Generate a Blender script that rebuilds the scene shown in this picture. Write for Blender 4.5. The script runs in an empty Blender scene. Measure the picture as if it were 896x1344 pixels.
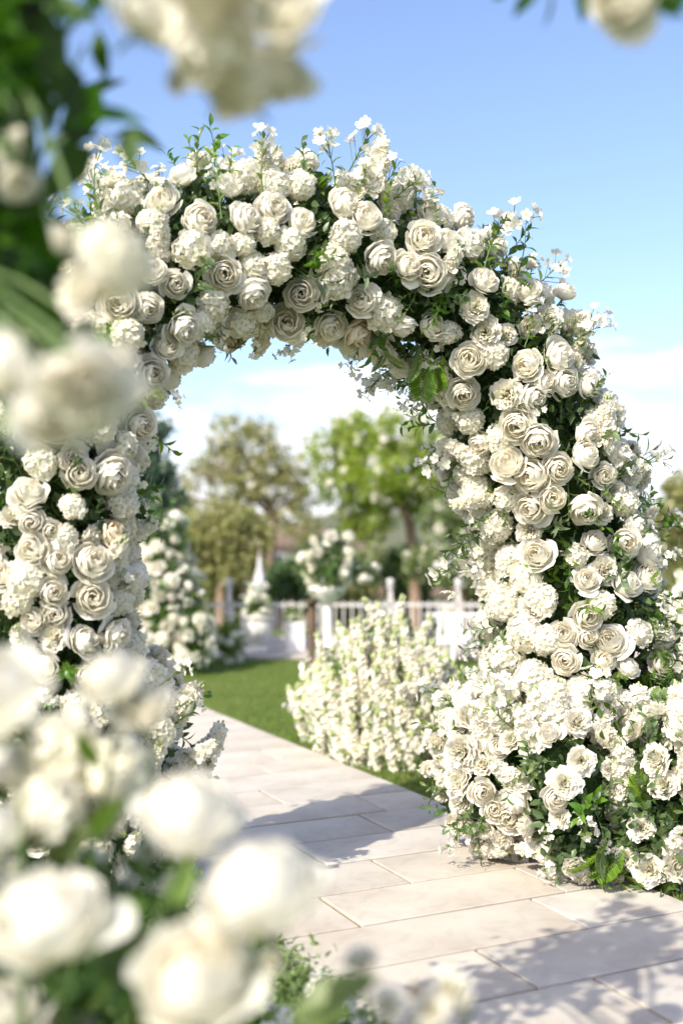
import bpy, math, random
import numpy as np
from mathutils import Vector, Matrix

S = bpy.context.scene
COL = S.collection
R = math.radians
random.seed(7)
rng = np.random.default_rng(7)

# ------------------------------------------------------------------ camera
H, F, HOR, CX = 1.35, 1480.0, 710.0, 448.0      # eye height, focal length and horizon in photo pixels
cam_d = bpy.data.cameras.new('camera')
cam = bpy.data.objects.new('camera', cam_d)
COL.objects.link(cam)
cam.location = (0, 0, H)
cam.rotation_euler = (R(90), 0, 0)
cam_d.sensor_fit = 'VERTICAL'
cam_d.sensor_height = 36
cam_d.lens = F / 1344 * 36
cam_d.shift_y = (HOR - 672) / 1344
cam_d.clip_start = 0.05
cam_d.clip_end = 3000
cam_d.dof.use_dof = True
cam_d.dof.focus_distance = 4.45
cam_d.dof.aperture_fstop = 1.0
S.camera = cam

# ------------------------------------------------------------------ world, sun, exposure
SUN_EL = R(40)
SUN_AZ = (-0.60, -0.80)                           # where the sun stands, seen from above
saz = math.hypot(*SUN_AZ)
sun_dir = Vector((SUN_AZ[0] / saz * math.cos(SUN_EL), SUN_AZ[1] / saz * math.cos(SUN_EL), math.sin(SUN_EL)))
W = bpy.data.worlds.new('World')
S.world = W
W.use_nodes = True
wn, wl = W.node_tree.nodes, W.node_tree.links
wn.clear()
wout = wn.new('ShaderNodeOutputWorld')
wbg = wn.new('ShaderNodeBackground')
wbg.inputs['Strength'].default_value = 0.115
sky = wn.new('ShaderNodeTexSky')
sky.sky_type = 'NISHITA'
sky.sun_disc = False
sky.sun_elevation = SUN_EL
sky.sun_rotation = math.atan2(SUN_AZ[0], SUN_AZ[1])
sky.air_density = 1.0
sky.dust_density = 2.2
sky.ozone_density = 3.5
tc = wn.new('ShaderNodeTexCoord')
sep = wn.new('ShaderNodeSeparateXYZ')
wl.new(tc.outputs['Generated'], sep.inputs[0])
mp = wn.new('ShaderNodeMapping')
mp.inputs['Scale'].default_value = (3.0, 3.0, 15.0)
mp.inputs['Location'].default_value = (3.1, 0.4, 0.3)
wl.new(tc.outputs['Generated'], mp.inputs['Vector'])
nz = wn.new('ShaderNodeTexNoise')
nz.inputs['Scale'].default_value = 1.0
nz.inputs['Detail'].default_value = 9
nz.inputs['Roughness'].default_value = 0.58
wl.new(mp.outputs[0], nz.inputs['Vector'])


def wmath(op, a, b=None, c=None, clamp=False):
    n = wn.new('ShaderNodeMath')
    n.operation = op
    n.use_clamp = clamp
    for k, v in enumerate((a, b, c)):
        if v is None:
            continue
        if isinstance(v, (int, float)):
            n.inputs[k].default_value = v
        else:
            wl.new(v, n.inputs[k])
    return n.outputs[0]


# cloud bank that thickens towards the horizon, all the way round
h1 = wmath('SUBTRACT', 0.120, sep.outputs['Z'])
h2 = wmath('MULTIPLY', h1, 5.0)
n1 = wmath('MULTIPLY', wmath('SUBTRACT', nz.outputs['Fac'], 0.5), 3.9)
cm = wmath('MULTIPLY', wmath('ADD', wmath('ADD', h2, n1), 0.12), 2.2, clamp=True)
cm = wmath('MULTIPLY', cm, 0.96)
mixc = wn.new('ShaderNodeMix')
mixc.data_type = 'RGBA'
wl.new(cm, mixc.inputs['Factor'])
tint = wn.new('ShaderNodeMix')
tint.data_type = 'RGBA'
tint.blend_type = 'MULTIPLY'
tint.inputs['Factor'].default_value = 1
tint.inputs['B'].default_value = (1.02, 0.945, 0.97, 1)
wl.new(sky.outputs[0], tint.inputs['A'])
wl.new(tint.outputs['Result'], mixc.inputs['A'])
nz2 = wn.new('ShaderNodeTexNoise')
nz2.inputs['Scale'].default_value = 2.6
nz2.inputs['Detail'].default_value = 8
wl.new(mp.outputs[0], nz2.inputs['Vector'])
shade = wn.new('ShaderNodeMix')
shade.data_type = 'RGBA'
wl.new(wmath('MULTIPLY', wmath('SUBTRACT', nz2.outputs['Fac'], 0.36), 3.4, clamp=True), shade.inputs['Factor'])
shade.inputs['A'].default_value = (3.3, 3.5, 3.9, 1)
shade.inputs['B'].default_value = (5.6, 5.5, 5.4, 1)
wl.new(shade.outputs['Result'], mixc.inputs['B'])
mixc.inputs['B'].default_value = (6.0, 5.95, 5.95, 1)
wl.new(mixc.outputs['Result'], wbg.inputs['Color'])
wl.new(wbg.outputs[0], wout.inputs[0])

sl = bpy.data.lights.new('sun', 'SUN')
sl.energy = 2.7
sl.angle = R(0.55)
sl.color = (1.0, 0.93, 0.80)
so = bpy.data.objects.new('sun', sl)
COL.objects.link(so)
so.location = (-6, 4, 9)
so.rotation_euler = (-sun_dir).to_track_quat('-Z', 'Y').to_euler()

S.view_settings.view_transform = 'Standard'
S.view_settings.look = 'None'
S.view_settings.gamma = 1
S.view_settings.use_curve_mapping = False
S.view_settings.exposure = 1.4
S.render.engine = 'CYCLES'
S.cycles.use_denoising = True
S.cycles.max_bounces = 10
S.cycles.diffuse_bounces = 8
S.cycles.glossy_bounces = 2
S.cycles.transmission_bounces = 6
S.cycles.transparent_max_bounces = 4
S.cycles.caustics_reflective = False
S.cycles.caustics_refractive = False
S.cycles.sample_clamp_indirect = 8


# ------------------------------------------------------------------ helpers
def at(px, py, Y):
    """a point in the garden at distance Y, seen at photo pixel px, py"""
    return np.array([(px - CX) / F * Y, Y, H + (HOR - py) / F * Y])


def gnd(px, py):
    Y = H * F / (py - HOR)
    return np.array([(px - CX) / F * Y, Y, 0.0])


def material(name, base, rough=0.6, spec=0.3, transl=0.0, var=0.0, hue=0.0, attr=False, c2=None, tcol=None,
             noise=None, bump=None, coat=0.0, metal=0.0):
    m = bpy.data.materials.new(name)
    m.use_nodes = True
    n, l = m.node_tree.nodes, m.node_tree.links
    b = n['Principled BSDF']
    b.inputs['Roughness'].default_value = rough
    b.inputs['Specular IOR Level'].default_value = spec
    b.inputs['Metallic'].default_value = metal
    if coat:
        b.inputs['Coat Weight'].default_value = coat
    rgb = n.new('ShaderNodeRGB')
    rgb.outputs[0].default_value = (*base, 1)
    col = rgb.outputs[0]
    if c2 is not None:                       # colour that shifts along the 'tone' attribute of the mesh
        a = n.new('ShaderNodeAttribute')
        a.attribute_name = 'tone'
        mx = n.new('ShaderNodeMix')
        mx.data_type = 'RGBA'
        l.new(a.outputs['Fac'], mx.inputs['Factor'])
        l.new(col, mx.inputs['A'])
        mx.inputs['B'].default_value = (*c2, 1)
        col = mx.outputs['Result']
    if noise is not None:
        sc, c3, lo, hi = noise
        t = n.new('ShaderNodeTexCoord')
        tx = n.new('ShaderNodeTexNoise')
        tx.inputs['Scale'].default_value = sc
        tx.inputs['Detail'].default_value = 6
        l.new(t.outputs['Object'], tx.inputs['Vector'])
        mr = n.new('ShaderNodeMapRange')
        mr.inputs['From Min'].default_value = lo
        mr.inputs['From Max'].default_value = hi
        l.new(tx.outputs['Fac'], mr.inputs['Value'])
        mx = n.new('ShaderNodeMix')
        mx.data_type = 'RGBA'
        l.new(mr.outputs[0], mx.inputs['Factor'])
        l.new(col, mx.inputs['A'])
        mx.inputs['B'].default_value = (*c3, 1)
        col = mx.outputs['Result']
    if bump is not None:
        t = n.new('ShaderNodeTexCoord')
        tx = n.new('ShaderNodeTexNoise')
        tx.inputs['Scale'].default_value = bump[0]
        tx.inputs['Detail'].default_value = 5
        l.new(t.outputs['Object'], tx.inputs['Vector'])
        bp = n.new('ShaderNodeBump')
        bp.inputs['Strength'].default_value = bump[1]
        bp.inputs['Distance'].default_value = bump[2]
        l.new(tx.outputs['Fac'], bp.inputs['Height'])
        l.new(bp.outputs[0], b.inputs['Normal'])
    if var or hue:
        oi = n.new('ShaderNodeObjectInfo')
        hs = n.new('ShaderNodeHueSaturation')
        for sock, span, mul in (('Value', var, 1.0), ('Saturation', var * 1.3, 7.31), ('Hue', hue, 3.77)):
            ml = n.new('ShaderNodeMath')
            ml.operation = 'MULTIPLY'
            l.new(oi.outputs['Random'], ml.inputs[0])
            ml.inputs[1].default_value = mul
            fr = n.new('ShaderNodeMath')
            fr.operation = 'FRACT'
            l.new(ml.outputs[0], fr.inputs[0])
            mr = n.new('ShaderNodeMapRange')
            mid = 0.5 if sock == 'Hue' else 1.0
            mr.inputs['To Min'].default_value = mid - span
            mr.inputs['To Max'].default_value = mid + (span if sock != 'Value' else span * 0.3)
            l.new(fr.outputs[0], mr.inputs['Value'])
            l.new(mr.outputs[0], hs.inputs[sock])
        l.new(col, hs.inputs['Color'])
        col = hs.outputs[0]
    l.new(col, b.inputs['Base Color'])
    if transl:
        tr = n.new('ShaderNodeBsdfTranslucent')
        if tcol is None:
            l.new(col, tr.inputs['Color'])
        else:
            mm = n.new('ShaderNodeMix')
            mm.data_type = 'RGBA'
            mm.blend_type = 'MULTIPLY'
            mm.inputs['Factor'].default_value = 1
            l.new(col, mm.inputs['A'])
            mm.inputs['B'].default_value = (*tcol, 1)
            l.new(mm.outputs['Result'], tr.inputs['Color'])
        ms = n.new('ShaderNodeMixShader')
        ms.inputs[0].default_value = transl
        l.new(b.outputs[0], ms.inputs[1])
        l.new(tr.outputs[0], ms.inputs[2])
        l.new(ms.outputs[0], n['Material Output'].inputs['Surface'])
    return m


M = {}
M['rose'] = material('rose_petal', (0.92, 0.90, 0.82), 0.55, 0.25, 0.42, 0.05, 0.0, c2=(0.92, 0.885, 0.775))
M['white'] = material('white_petal', (0.905, 0.875, 0.80), 0.6, 0.2, 0.42, 0.05, 0.0, c2=(0.86, 0.84, 0.66))
M['cream'] = material('cream_petal', (0.80, 0.73, 0.58), 0.6, 0.2, 0.30, 0.05, 0.0, c2=(0.74, 0.64, 0.44))
M['eye'] = material('flower_eye', (0.62, 0.55, 0.18), 0.7, 0.1)
M['bud'] = material('green_bud', (0.48, 0.54, 0.27), 0.5, 0.3, 0.2)
M['leaf'] = material('arch_leaf', (0.058, 0.125, 0.026), 0.38, 0.5, 0.32, 0.22, 0.012, c2=(0.12, 0.21, 0.05), tcol=(1.6, 1.7, 0.7))
M['leaf_light'] = material('light_leaf', (0.13, 0.22, 0.05), 0.42, 0.4, 0.38, 0.2, 0.012, c2=(0.23, 0.32, 0.08), tcol=(1.5, 1.5, 0.6))
M['leaf_grey'] = material('grey_leaf', (0.12, 0.16, 0.085), 0.5, 0.3, 0.2, 0.15, 0.01, c2=(0.18, 0.23, 0.13))
M['leaf_tree'] = material('tree_leaf', (0.14, 0.24, 0.035), 0.45, 0.4, 0.5, c2=(0.36, 0.42, 0.08), tcol=(1.5, 1.5, 0.6))
M['leaf_olive'] = material('olive_leaf', (0.22, 0.25, 0.10), 0.5, 0.3, 0.5, c2=(0.42, 0.40, 0.19), tcol=(1.3, 1.3, 0.8))
M['leaf_blue'] = material('cool_leaf', (0.045, 0.10, 0.055), 0.45, 0.4, 0.3, c2=(0.10, 0.16, 0.09))
M['stem'] = material('green_stem', (0.10, 0.16, 0.05), 0.5, 0.3)
M['wood'] = material('bark', (0.17, 0.115, 0.075), 0.9, 0.1, noise=(9, (0.26, 0.20, 0.15), 0.35, 0.7), bump=(30, 0.6, 0.02))
M['core'] = material('moss_core', (0.030, 0.060, 0.018), 0.95, 0.05, noise=(40, (0.05, 0.09, 0.025), 0.4, 0.6), bump=(50, 1.0, 0.03))
M['iron'] = material('dark_iron', (0.03, 0.03, 0.03), 0.5, 0.4, metal=0.6)
M['bronze'] = material('bronze_post', (0.13, 0.085, 0.045), 0.45, 0.5, metal=0.35, noise=(12, (0.09, 0.06, 0.035), 0.4, 0.65))
M['paint'] = material('white_paint', (0.78, 0.77, 0.74), 0.5, 0.4, noise=(5, (0.68, 0.66, 0.61), 0.45, 0.75))
M['paint_old'] = material('weathered_paint', (0.58, 0.57, 0.54), 0.6, 0.3, noise=(3, (0.42, 0.40, 0.36), 0.4, 0.7))
M['stone'] = material('white_stone', (0.72, 0.69, 0.64), 0.8, 0.2, noise=(14, (0.60, 0.57, 0.51), 0.4, 0.7), bump=(60, 0.3, 0.01))
M['cloth'] = material('white_cloth', (0.62, 0.62, 0.62), 0.9, 0.1, 0.15)


class MB:
    """collects vertices, faces, face materials and a tone value per vertex"""

    def __init__(s):
        s.v, s.f, s.m, s.t, s.n = [], [], [], [], 0

    def add(s, v, f, m=0, tone=0.0):
        v = np.asarray(v, float)
        s.v.append(v)
        s.f += [tuple(i + s.n for i in q) for q in f]
        s.m += [m] * len(f)
        s.t.append(np.full(len(v), tone) if np.isscalar(tone) else np.asarray(tone, float))
        s.n += len(v)

    def grid(s, P, m=0, tone=0.0, wrap=False):
        a, b = P.shape[:2]
        f = [(i * b + j, i * b + (j + 1) % b, (i + 1) * b + (j + 1) % b, (i + 1) * b + j)
             for i in range(a - 1) for j in range(b if wrap else b - 1)]
        s.add(P.reshape(-1, 3), f, m, tone if np.isscalar(tone) else np.asarray(tone).reshape(-1))

    def tube(s, pts, rad, m=0, sides=7, tone=0.0, cap=True):
        pts = np.asarray(pts, float)
        rad = np.broadcast_to(np.asarray(rad, float), (len(pts),))
        tan = np.gradient(pts, axis=0)
        tan /= np.linalg.norm(tan, axis=1)[:, None] + 1e-9
        up = np.array([0.31, 0.17, 0.93]) if abs(tan[0][2]) < 0.9 else np.array([0.95, 0.2, 0.1])
        rows = []
        for p, t, r in zip(pts, tan, rad):
            a = np.cross(t, up)
            a /= np.linalg.norm(a) + 1e-9
            b = np.cross(t, a)
            up = np.cross(a, t)
            th = np.arange(sides) * 2 * math.pi / sides
            rows.append(p + r * (np.cos(th)[:, None] * a + np.sin(th)[:, None] * b))
        n0 = s.n
        s.grid(np.array(rows), m, tone, wrap=True)
        if cap:
            for base in (n0, n0 + (len(pts) - 1) * sides):
                s.f.append(tuple(base + k for k in range(sides)))
                s.m.append(m)

    def box(s, c, d, m=0, bev=0.0):
        c, d = np.asarray(c, float), np.asarray(d, float) / 2
        if bev <= 0:
            v = [c + d * np.array(k) for k in ((-1, -1, -1), (1, -1, -1), (1, 1, -1), (-1, 1, -1), (-1, -1, 1), (1, -1, 1), (1, 1, 1), (-1, 1, 1))]
            s.add(v, [(0, 3, 2, 1), (4, 5, 6, 7), (0, 1, 5, 4), (1, 2, 6, 5), (2, 3, 7, 6), (3, 0, 4, 7)], m)
        else:                                     # bevelled upper edge
            e = d - bev
            v = [c + np.array(k) for k in ((-d[0], -d[1], -d[2]), (d[0], -d[1], -d[2]), (d[0], d[1], -d[2]), (-d[0], d[1], -d[2]),
                                           (-d[0], -d[1], e[2]), (d[0], -d[1], e[2]), (d[0], d[1], e[2]), (-d[0], d[1], e[2]),
                                           (-e[0], -e[1], d[2]), (e[0], -e[1], d[2]), (e[0], e[1], d[2]), (-e[0], e[1], d[2]))]
            q = [(0, 3, 2, 1), (8, 9, 10, 11)]
            for k in range(4):
                j = (k + 1) % 4
                q += [(k, j, 4 + j, 4 + k), (4 + k, 4 + j, 8 + j, 8 + k)]
            s.add(v, q, m)

    def lathe(s, prof, c=(0, 0, 0), m=0, sides=20):
        th = np.arange(sides) * 2 * math.pi / sides
        P = np.array([[(c[0] + r * math.cos(a), c[1] + r * math.sin(a), c[2] + z) for a in th] for r, z in prof])
        s.grid(P, m, 0.0, wrap=True)

    def mesh(s, name, mats, smooth=True):
        me = bpy.data.meshes.new(name)
        V = np.concatenate(s.v)
        me.from_pydata(V.tolist(), [], s.f)
        for k in mats:
            me.materials.append(M[k])
        me.polygons.foreach_set('material_index', s.m)
        me.polygons.foreach_set('use_smooth', [smooth] * len(s.f))
        a = me.attributes.new('tone', 'FLOAT', 'POINT')
        a.data.foreach_set('value', np.concatenate(s.t).astype(np.float32))
        me.update()
        return me


def tag(o, label=None, cat=None, group=None, kind=None):
    for k, v in (('label', label), ('category', cat), ('group', group), ('kind', kind)):
        if v:
            o[k] = v
    return o


def link(name, me, parent=None, loc=(0, 0, 0), mat=None):
    """loc / mat in world space; parents are unrotated empties"""
    o = bpy.data.objects.new(name, me)
    COL.objects.link(o)
    mw = mat if mat is not None else Matrix.Translation(Vector(loc))
    if parent is not None:
        o.parent = parent
        q = parent
        off = Vector((0, 0, 0))
        while q is not None:
            off += q.location
            q = q.parent
        mw = Matrix.Translation(-off) @ mw
    o.matrix_basis = mw
    return o


def thing(name, loc, label, cat, group=None):
    o = bpy.data.objects.new(name, None)
    o.empty_display_size = 0.2
    COL.objects.link(o)
    o.location = Vector(loc)
    return tag(o, label, cat, group)


def frame_from(z, roll=0.0):
    z = Vector(z).normalized()
    x = z.orthogonal().normalized()
    y = z.cross(x)
    m = Matrix((x, y, z)).transposed()
    return m @ Matrix.Rotation(roll, 3, 'Z')


def mat4(loc, z, scale, roll=None):
    roll = random.uniform(0, 6.28) if roll is None else roll
    return Matrix.Translation(Vector(loc)) @ (frame_from(z, roll) * scale).to_4x4()


def unit(v):
    v = np.asarray(v, float)
    return v / (np.linalg.norm(v) + 1e-9)


def scatter(name, tv, tf, mats3, locs, mat, tones, parent=None, loc=(0, 0, 0), kind=None, smooth=True):
    """one joined mesh made of many placed copies of a small template (leaves, blades, petals)"""
    tv = np.asarray(tv, float)
    k, n = len(tv), len(locs)
    base = np.zeros(3)
    q = parent
    while q is not None:
        base += np.array(q.location)
        q = q.parent
    V = (np.einsum('nij,kj->nki', mats3, tv) + (locs - base)[:, None, :]).reshape(-1, 3)
    me = bpy.data.meshes.new(name)
    nf = len(tf)
    fl = np.array([len(f) for f in tf])
    flat = np.concatenate([np.array(f) for f in tf])
    loops = (flat[None, :] + (np.arange(n) * k)[:, None]).reshape(-1)
    tot = np.tile(fl, n)
    start = np.concatenate([[0], np.cumsum(tot)[:-1]])
    me.vertices.add(len(V))
    me.vertices.foreach_set('co', V.reshape(-1).astype(np.float32))
    me.loops.add(len(loops))
    me.loops.foreach_set('vertex_index', loops.astype(np.int32))
    me.polygons.add(n * nf)
    me.polygons.foreach_set('loop_start', start.astype(np.int32))
    me.polygons.foreach_set('loop_total', tot.astype(np.int32))
    me.polygons.foreach_set('use_smooth', [smooth] * (n * nf))
    me.materials.append(M[mat])
    a = me.attributes.new('tone', 'FLOAT', 'POINT')
    a.data.foreach_set('value', np.repeat(tones, k).astype(np.float32))
    me.update(calc_edges=True)
    me.validate()
    o = bpy.data.objects.new(name, me)
    COL.objects.link(o)
    if parent is not None:
        o.parent = parent
    if kind:
        o['kind'] = kind
    return o


def frames(z, roll, scale):
    """(n,3,3) matrices whose third column follows z"""
    z = z / (np.linalg.norm(z, axis=1)[:, None] + 1e-9)
    ref = np.where(np.abs(z[:, 2:3]) < 0.9, np.array([[0, 0, 1.0]]), np.array([[1.0, 0, 0]]))
    x = np.cross(ref, z)
    x /= np.linalg.norm(x, axis=1)[:, None] + 1e-9
    y = np.cross(z, x)
    c, s_ = np.cos(roll)[:, None], np.sin(roll)[:, None]
    x2, y2 = x * c + y * s_, y * c - x * s_
    return np.stack([x2, y2, z], axis=2) * np.asarray(scale).reshape(-1, 1, 1)


# leaf template: lies along +Y, folded on its midrib, tip drooping, 6 triangles
LEAF_V = [(0, 0, 0), (-0.26, 0.32, 0.07), (0, 0.34, 0), (0.26, 0.32, 0.07), (-0.20, 0.66, 0.05), (0, 0.68, -0.02), (0.20, 0.66, 0.05), (0, 1, -0.10)]
LEAF_F = [(0, 2, 1), (0, 3, 2), (1, 2, 5, 4), (2, 3, 6, 5), (4, 5, 7), (5, 6, 7)]


# ------------------------------------------------------------------ flower meshes
def rose_mesh(seed, n=30, opn=1.0, ruffle=0.026, mat='rose', nu=7, nv=7, ball=False):
    """nested, overlapping petals whose rims wind outwards over a low dome (unit radius, facing +Z)"""
    g = np.random.default_rng(seed)
    mb = MB()
    U = np.linspace(-1, 1, nu)
    Vv = np.linspace(0, 1, nv)
    for i in range(n):
        t = i / (n - 1)
        phi = i * 2.39996 + g.normal() * 0.2
        rim = (0.05 + 0.80 * t ** 0.9) * g.uniform(0.90, 1.10 + 0.05 * t)
        if ball:
            zr = 0.62 * math.cos(1.35 * t) + g.normal() * 0.05
            lip, w = 0.10 + 0.06 * t, (1.0 - 0.35 * t) * g.uniform(0.8, 1.2)
            bel = rim * 0.75
        else:
            o_ = opn * min(1, max(0, (t - 0.55) / 0.45)) ** 1.5      # only the outer petals open out
            zr = 0.86 * math.cos(1.22 * t ** 0.95) - 0.10 * o_ - 0.06 * math.exp(-(t / 0.09) ** 2) + g.normal() * (0.018 + 0.03 * t)
            lip, w = 0.015 + 0.24 * o_ * g.uniform(0.5, 1.25), (1.10 - 0.42 * t) * g.uniform(0.8, 1.2)
            bel = rim * (1 - 0.10 * o_) + 0.17 * (1 - o_)
        p0, p1, p2 = np.array([0.06 + 0.06 * t, -0.46]), np.array([bel + 0.10, zr - 0.42 + 0.16 * opn * t]), np.array([rim, zr])
        B = ((1 - Vv) ** 2)[:, None] * p0 + (2 * Vv * (1 - Vv))[:, None] * p1 + (Vv ** 2)[:, None] * p2
        q = np.clip((Vv - 0.70) / 0.30, 0, 1) ** 2
        pr, pz = B[:, 0] + q * lip, B[:, 1] - q * lip * (0.75 if not ball else 0.35)
        ph1, ph2, ph3 = g.uniform(0, 6.28, 3)
        side = g.choice((-1, 1)) if t < 0.2 else 1
        P = np.zeros((nv, nu, 3))
        for k, u in enumerate(U):
            vv = Vv * (1 - (0.20 + 0.06 * (1 - t)) * abs(u) ** 2.2 + 0.025 * math.sin(3 * u + ph1) + 0.05 * math.exp(-(u / 0.22) ** 2) * t)
            rr = np.interp(vv, Vv, pr)
            zz = np.interp(vv, Vv, pz)
            sh = 0.45 + 0.55 * np.sin(np.pi / 2 * np.minimum(1, Vv / 0.55))
            ang = phi + u * w * sh
            rr = rr + 0.045 * u * side * Vv + 0.09 * u * u * t * Vv * opn - 0.03 * t * Vv
            zz = zz + ruffle * np.sin(4.5 * u + ph2 + 2 * Vv) * Vv * 2 - 0.06 * u * u * t * Vv
            rr = np.maximum(0.012, rr + ruffle * 1.2 * np.sin((9 if ball else 5) * u + ph3) * Vv ** 2)
            P[:, k] = np.stack([rr * np.cos(ang), rr * np.sin(ang), zz], 1)
        tone = np.clip((1 - t) ** 1.3 * 0.7 + 0.5 * (1 - Vv) ** 1.5, 0, 1)
        mb.grid(P, 0, np.repeat(tone[:, None], nu, 1))
    allv = np.concatenate(mb.v)
    s = 1.0 / np.percentile(np.hypot(allv[:, 0], allv[:, 1]), 98)
    mb.v = [v * s for v in mb.v]
    # calyx: five short sepals and the stem stub below
    for k in range(5):
        a = k * 1.2566
        c, d = math.cos(a), math.sin(a)
        mb.add([(0, 0, -0.52 * s), (0.16 * c - 0.07 * d, 0.16 * d + 0.07 * c, -0.47 * s), (0.45 * c, 0.45 * d, -0.42 * s), (0.16 * c + 0.07 * d, 0.16 * d - 0.07 * c, -0.47 * s)],
               [(0, 1, 2, 3)], 1)
    mb.tube([(0, 0, -0.46 * s), (0, 0, -0.95 * s)], 0.05, 1, 5)
    return mb.mesh('rose', [mat, 'stem'])


def floret(mb, c, z, r, npet=5, m=0, tone=0.0, g=rng, cup=0.25, eye=None, double=False):
    fr = np.array(frame_from(z, g.uniform(0, 6.28)))
    for lay in range(2 if double else 1):
        rr = r * (1 - 0.38 * lay)
        off = lay * 0.6
        for k in range(npet):
            a = (k + off) * 2 * math.pi / npet + g.normal() * 0.1
            ca, sa = math.cos(a), math.sin(a)
            cu = cup + lay * 0.35 + g.normal() * 0.12
            hw = 0.46 * 5 / npet
            pts = [(0.06, 0, 0), (0.55, -hw, cu * 0.45), (0.98, -hw * 0.55, cu + 0.06), (1.02, hw * 0.55, cu - 0.06), (0.55, hw, cu * 0.45), (0.62, 0, cu * 0.28)]
            P = np.array([(x * ca - y * sa, x * sa + y * ca, zz + lay * 0.1) for x, y, zz in pts]) * rr
            mb.add(P @ fr.T + c, [(0, 1, 5), (1, 2, 5), (2, 3, 5), (3, 4, 5), (4, 0, 5)], m,
                   np.array([0.8, 0.15, 0, 0, 0.15, 0.25]) + tone)
    if eye is not None:
        P = np.array([(0.13, 0, 0.06), (0, 0.13, 0.06), (-0.13, 0, 0.06), (0, -0.13, 0.06), (0, 0, 0.2)]) * r
        mb.add(P @ fr.T + c, [(0, 1, 4), (1, 2, 4), (2, 3, 4), (3, 0, 4)], eye)


def sphere_pts(n, g):
    i = np.arange(n) + 0.5
    z = 1 - 2 * i / n
    a = i * 2.39996 + g.uniform(0, 6)
    r = np.sqrt(1 - z * z)
    return np.stack([r * np.cos(a), r * np.sin(a), z], 1)


def cluster_mesh(seed, n=80, fr=0.27, npet=4, mat='white'):
    """a round head of small florets (unit radius), flat at the back"""
    g = np.random.default_rng(seed)
    mb = MB()
    lump = g.normal(size=(5, 3))
    lump /= np.linalg.norm(lump, axis=1)[:, None]
    for p in sphere_pts(n, g):
        if p[2] < -0.55:
            continue
        d = 0.80 * (1 + 0.22 * max(0, (lump @ p).max() - 0.6)) + g.normal() * 0.05
        floret(mb, p * d * np.array([1, 1, 0.85]), p + g.normal(size=3) * 0.25, fr * g.uniform(0.8, 1.2), npet, 0, g.uniform(0, 0.35), g, 0.18, 1)
    for k in range(14):
        p = unit(g.normal(size=3)) * np.array([1, 1, 0.5]) * 0.4
        mb.tube([(0, 0, -0.9), p], 0.02, 1, 4)
    return mb.mesh('hydrangea', [mat, 'bud'])


def spike_mesh(seed, n=46, mat='white', slim=0.30, droop=0.0, fl=0.155):
    """a stock / larkspur spike one unit long growing along +Z"""
    g = np.random.default_rng(seed)
    mb = MB()
    ax = lambda t: np.array([0.05 * math.sin(2.5 * t + seed), 0.05 * math.sin(1.9 * t + 2 * seed) + droop * t * t, t])
    mb.tube([ax(t) for t in np.linspace(-0.45, 1.0, 8)], np.linspace(0.022, 0.009, 8), 1, 5)
    for i in range(n):
        t = (i / n) ** 0.9
        a = i * 2.39996
        rad = slim * (1 - 0.66 * t) * g.uniform(0.75, 1.1)
        d = np.array([math.cos(a), math.sin(a), 0.15 + 0.5 * t])
        c = ax(t * 0.95) + d * rad * 0.62
        if t > 0.93:
            for dz in (0, 0.03):
                mb.lathe([(0.004, -0.03), (0.024, 0.0), (0.02, 0.03), (0.003, 0.045)], c + [0, 0, dz], 2, 5)
        else:
            floret(mb, c, d + g.normal(size=3) * 0.3, fl * (1 - 0.45 * t) * g.uniform(0.85, 1.2), 5, 0, g.uniform(0, 0.3), g, 0.3, None, True)
    for i in range(5):
        a = g.uniform(0, 6.28)
        leaf(mb, ax(g.uniform(-0.3, 0.1)), np.array([math.cos(a), math.sin(a), 0.5]), 0.30, 0.30, 1, g)
    return mb.mesh('flower_spike', [mat, 'leaf_light', 'bud'])


def leaf(mb, base, d, L, wid, m, g=rng, tone=None, nrm=None):
    """a leaf with a folded midrib, four rows long"""
    d = unit(d)
    up = unit(g.normal(size=3) * 0.35 + np.array([0, 0, 1.0])) if nrm is None else unit(nrm)
    side = unit(np.cross(d, up))
    up = np.cross(side, d)
    rows = []
    for v, w, z in ((0, 0.05, 0), (0.2, 0.62, 0.03), (0.45, 1, 0.02), (0.72, 0.74, -0.06), (1, 0.02, -0.2)):
        c = base + d * L * v + up * L * z
        rows.append([c - side * w * wid * L * 0.5 + up * w * 0.07 * L, c, c + side * w * wid * L * 0.5 + up * w * 0.07 * L])
    mb.grid(np.array(rows), m, g.uniform(0, 1) if tone is None else tone)


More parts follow.
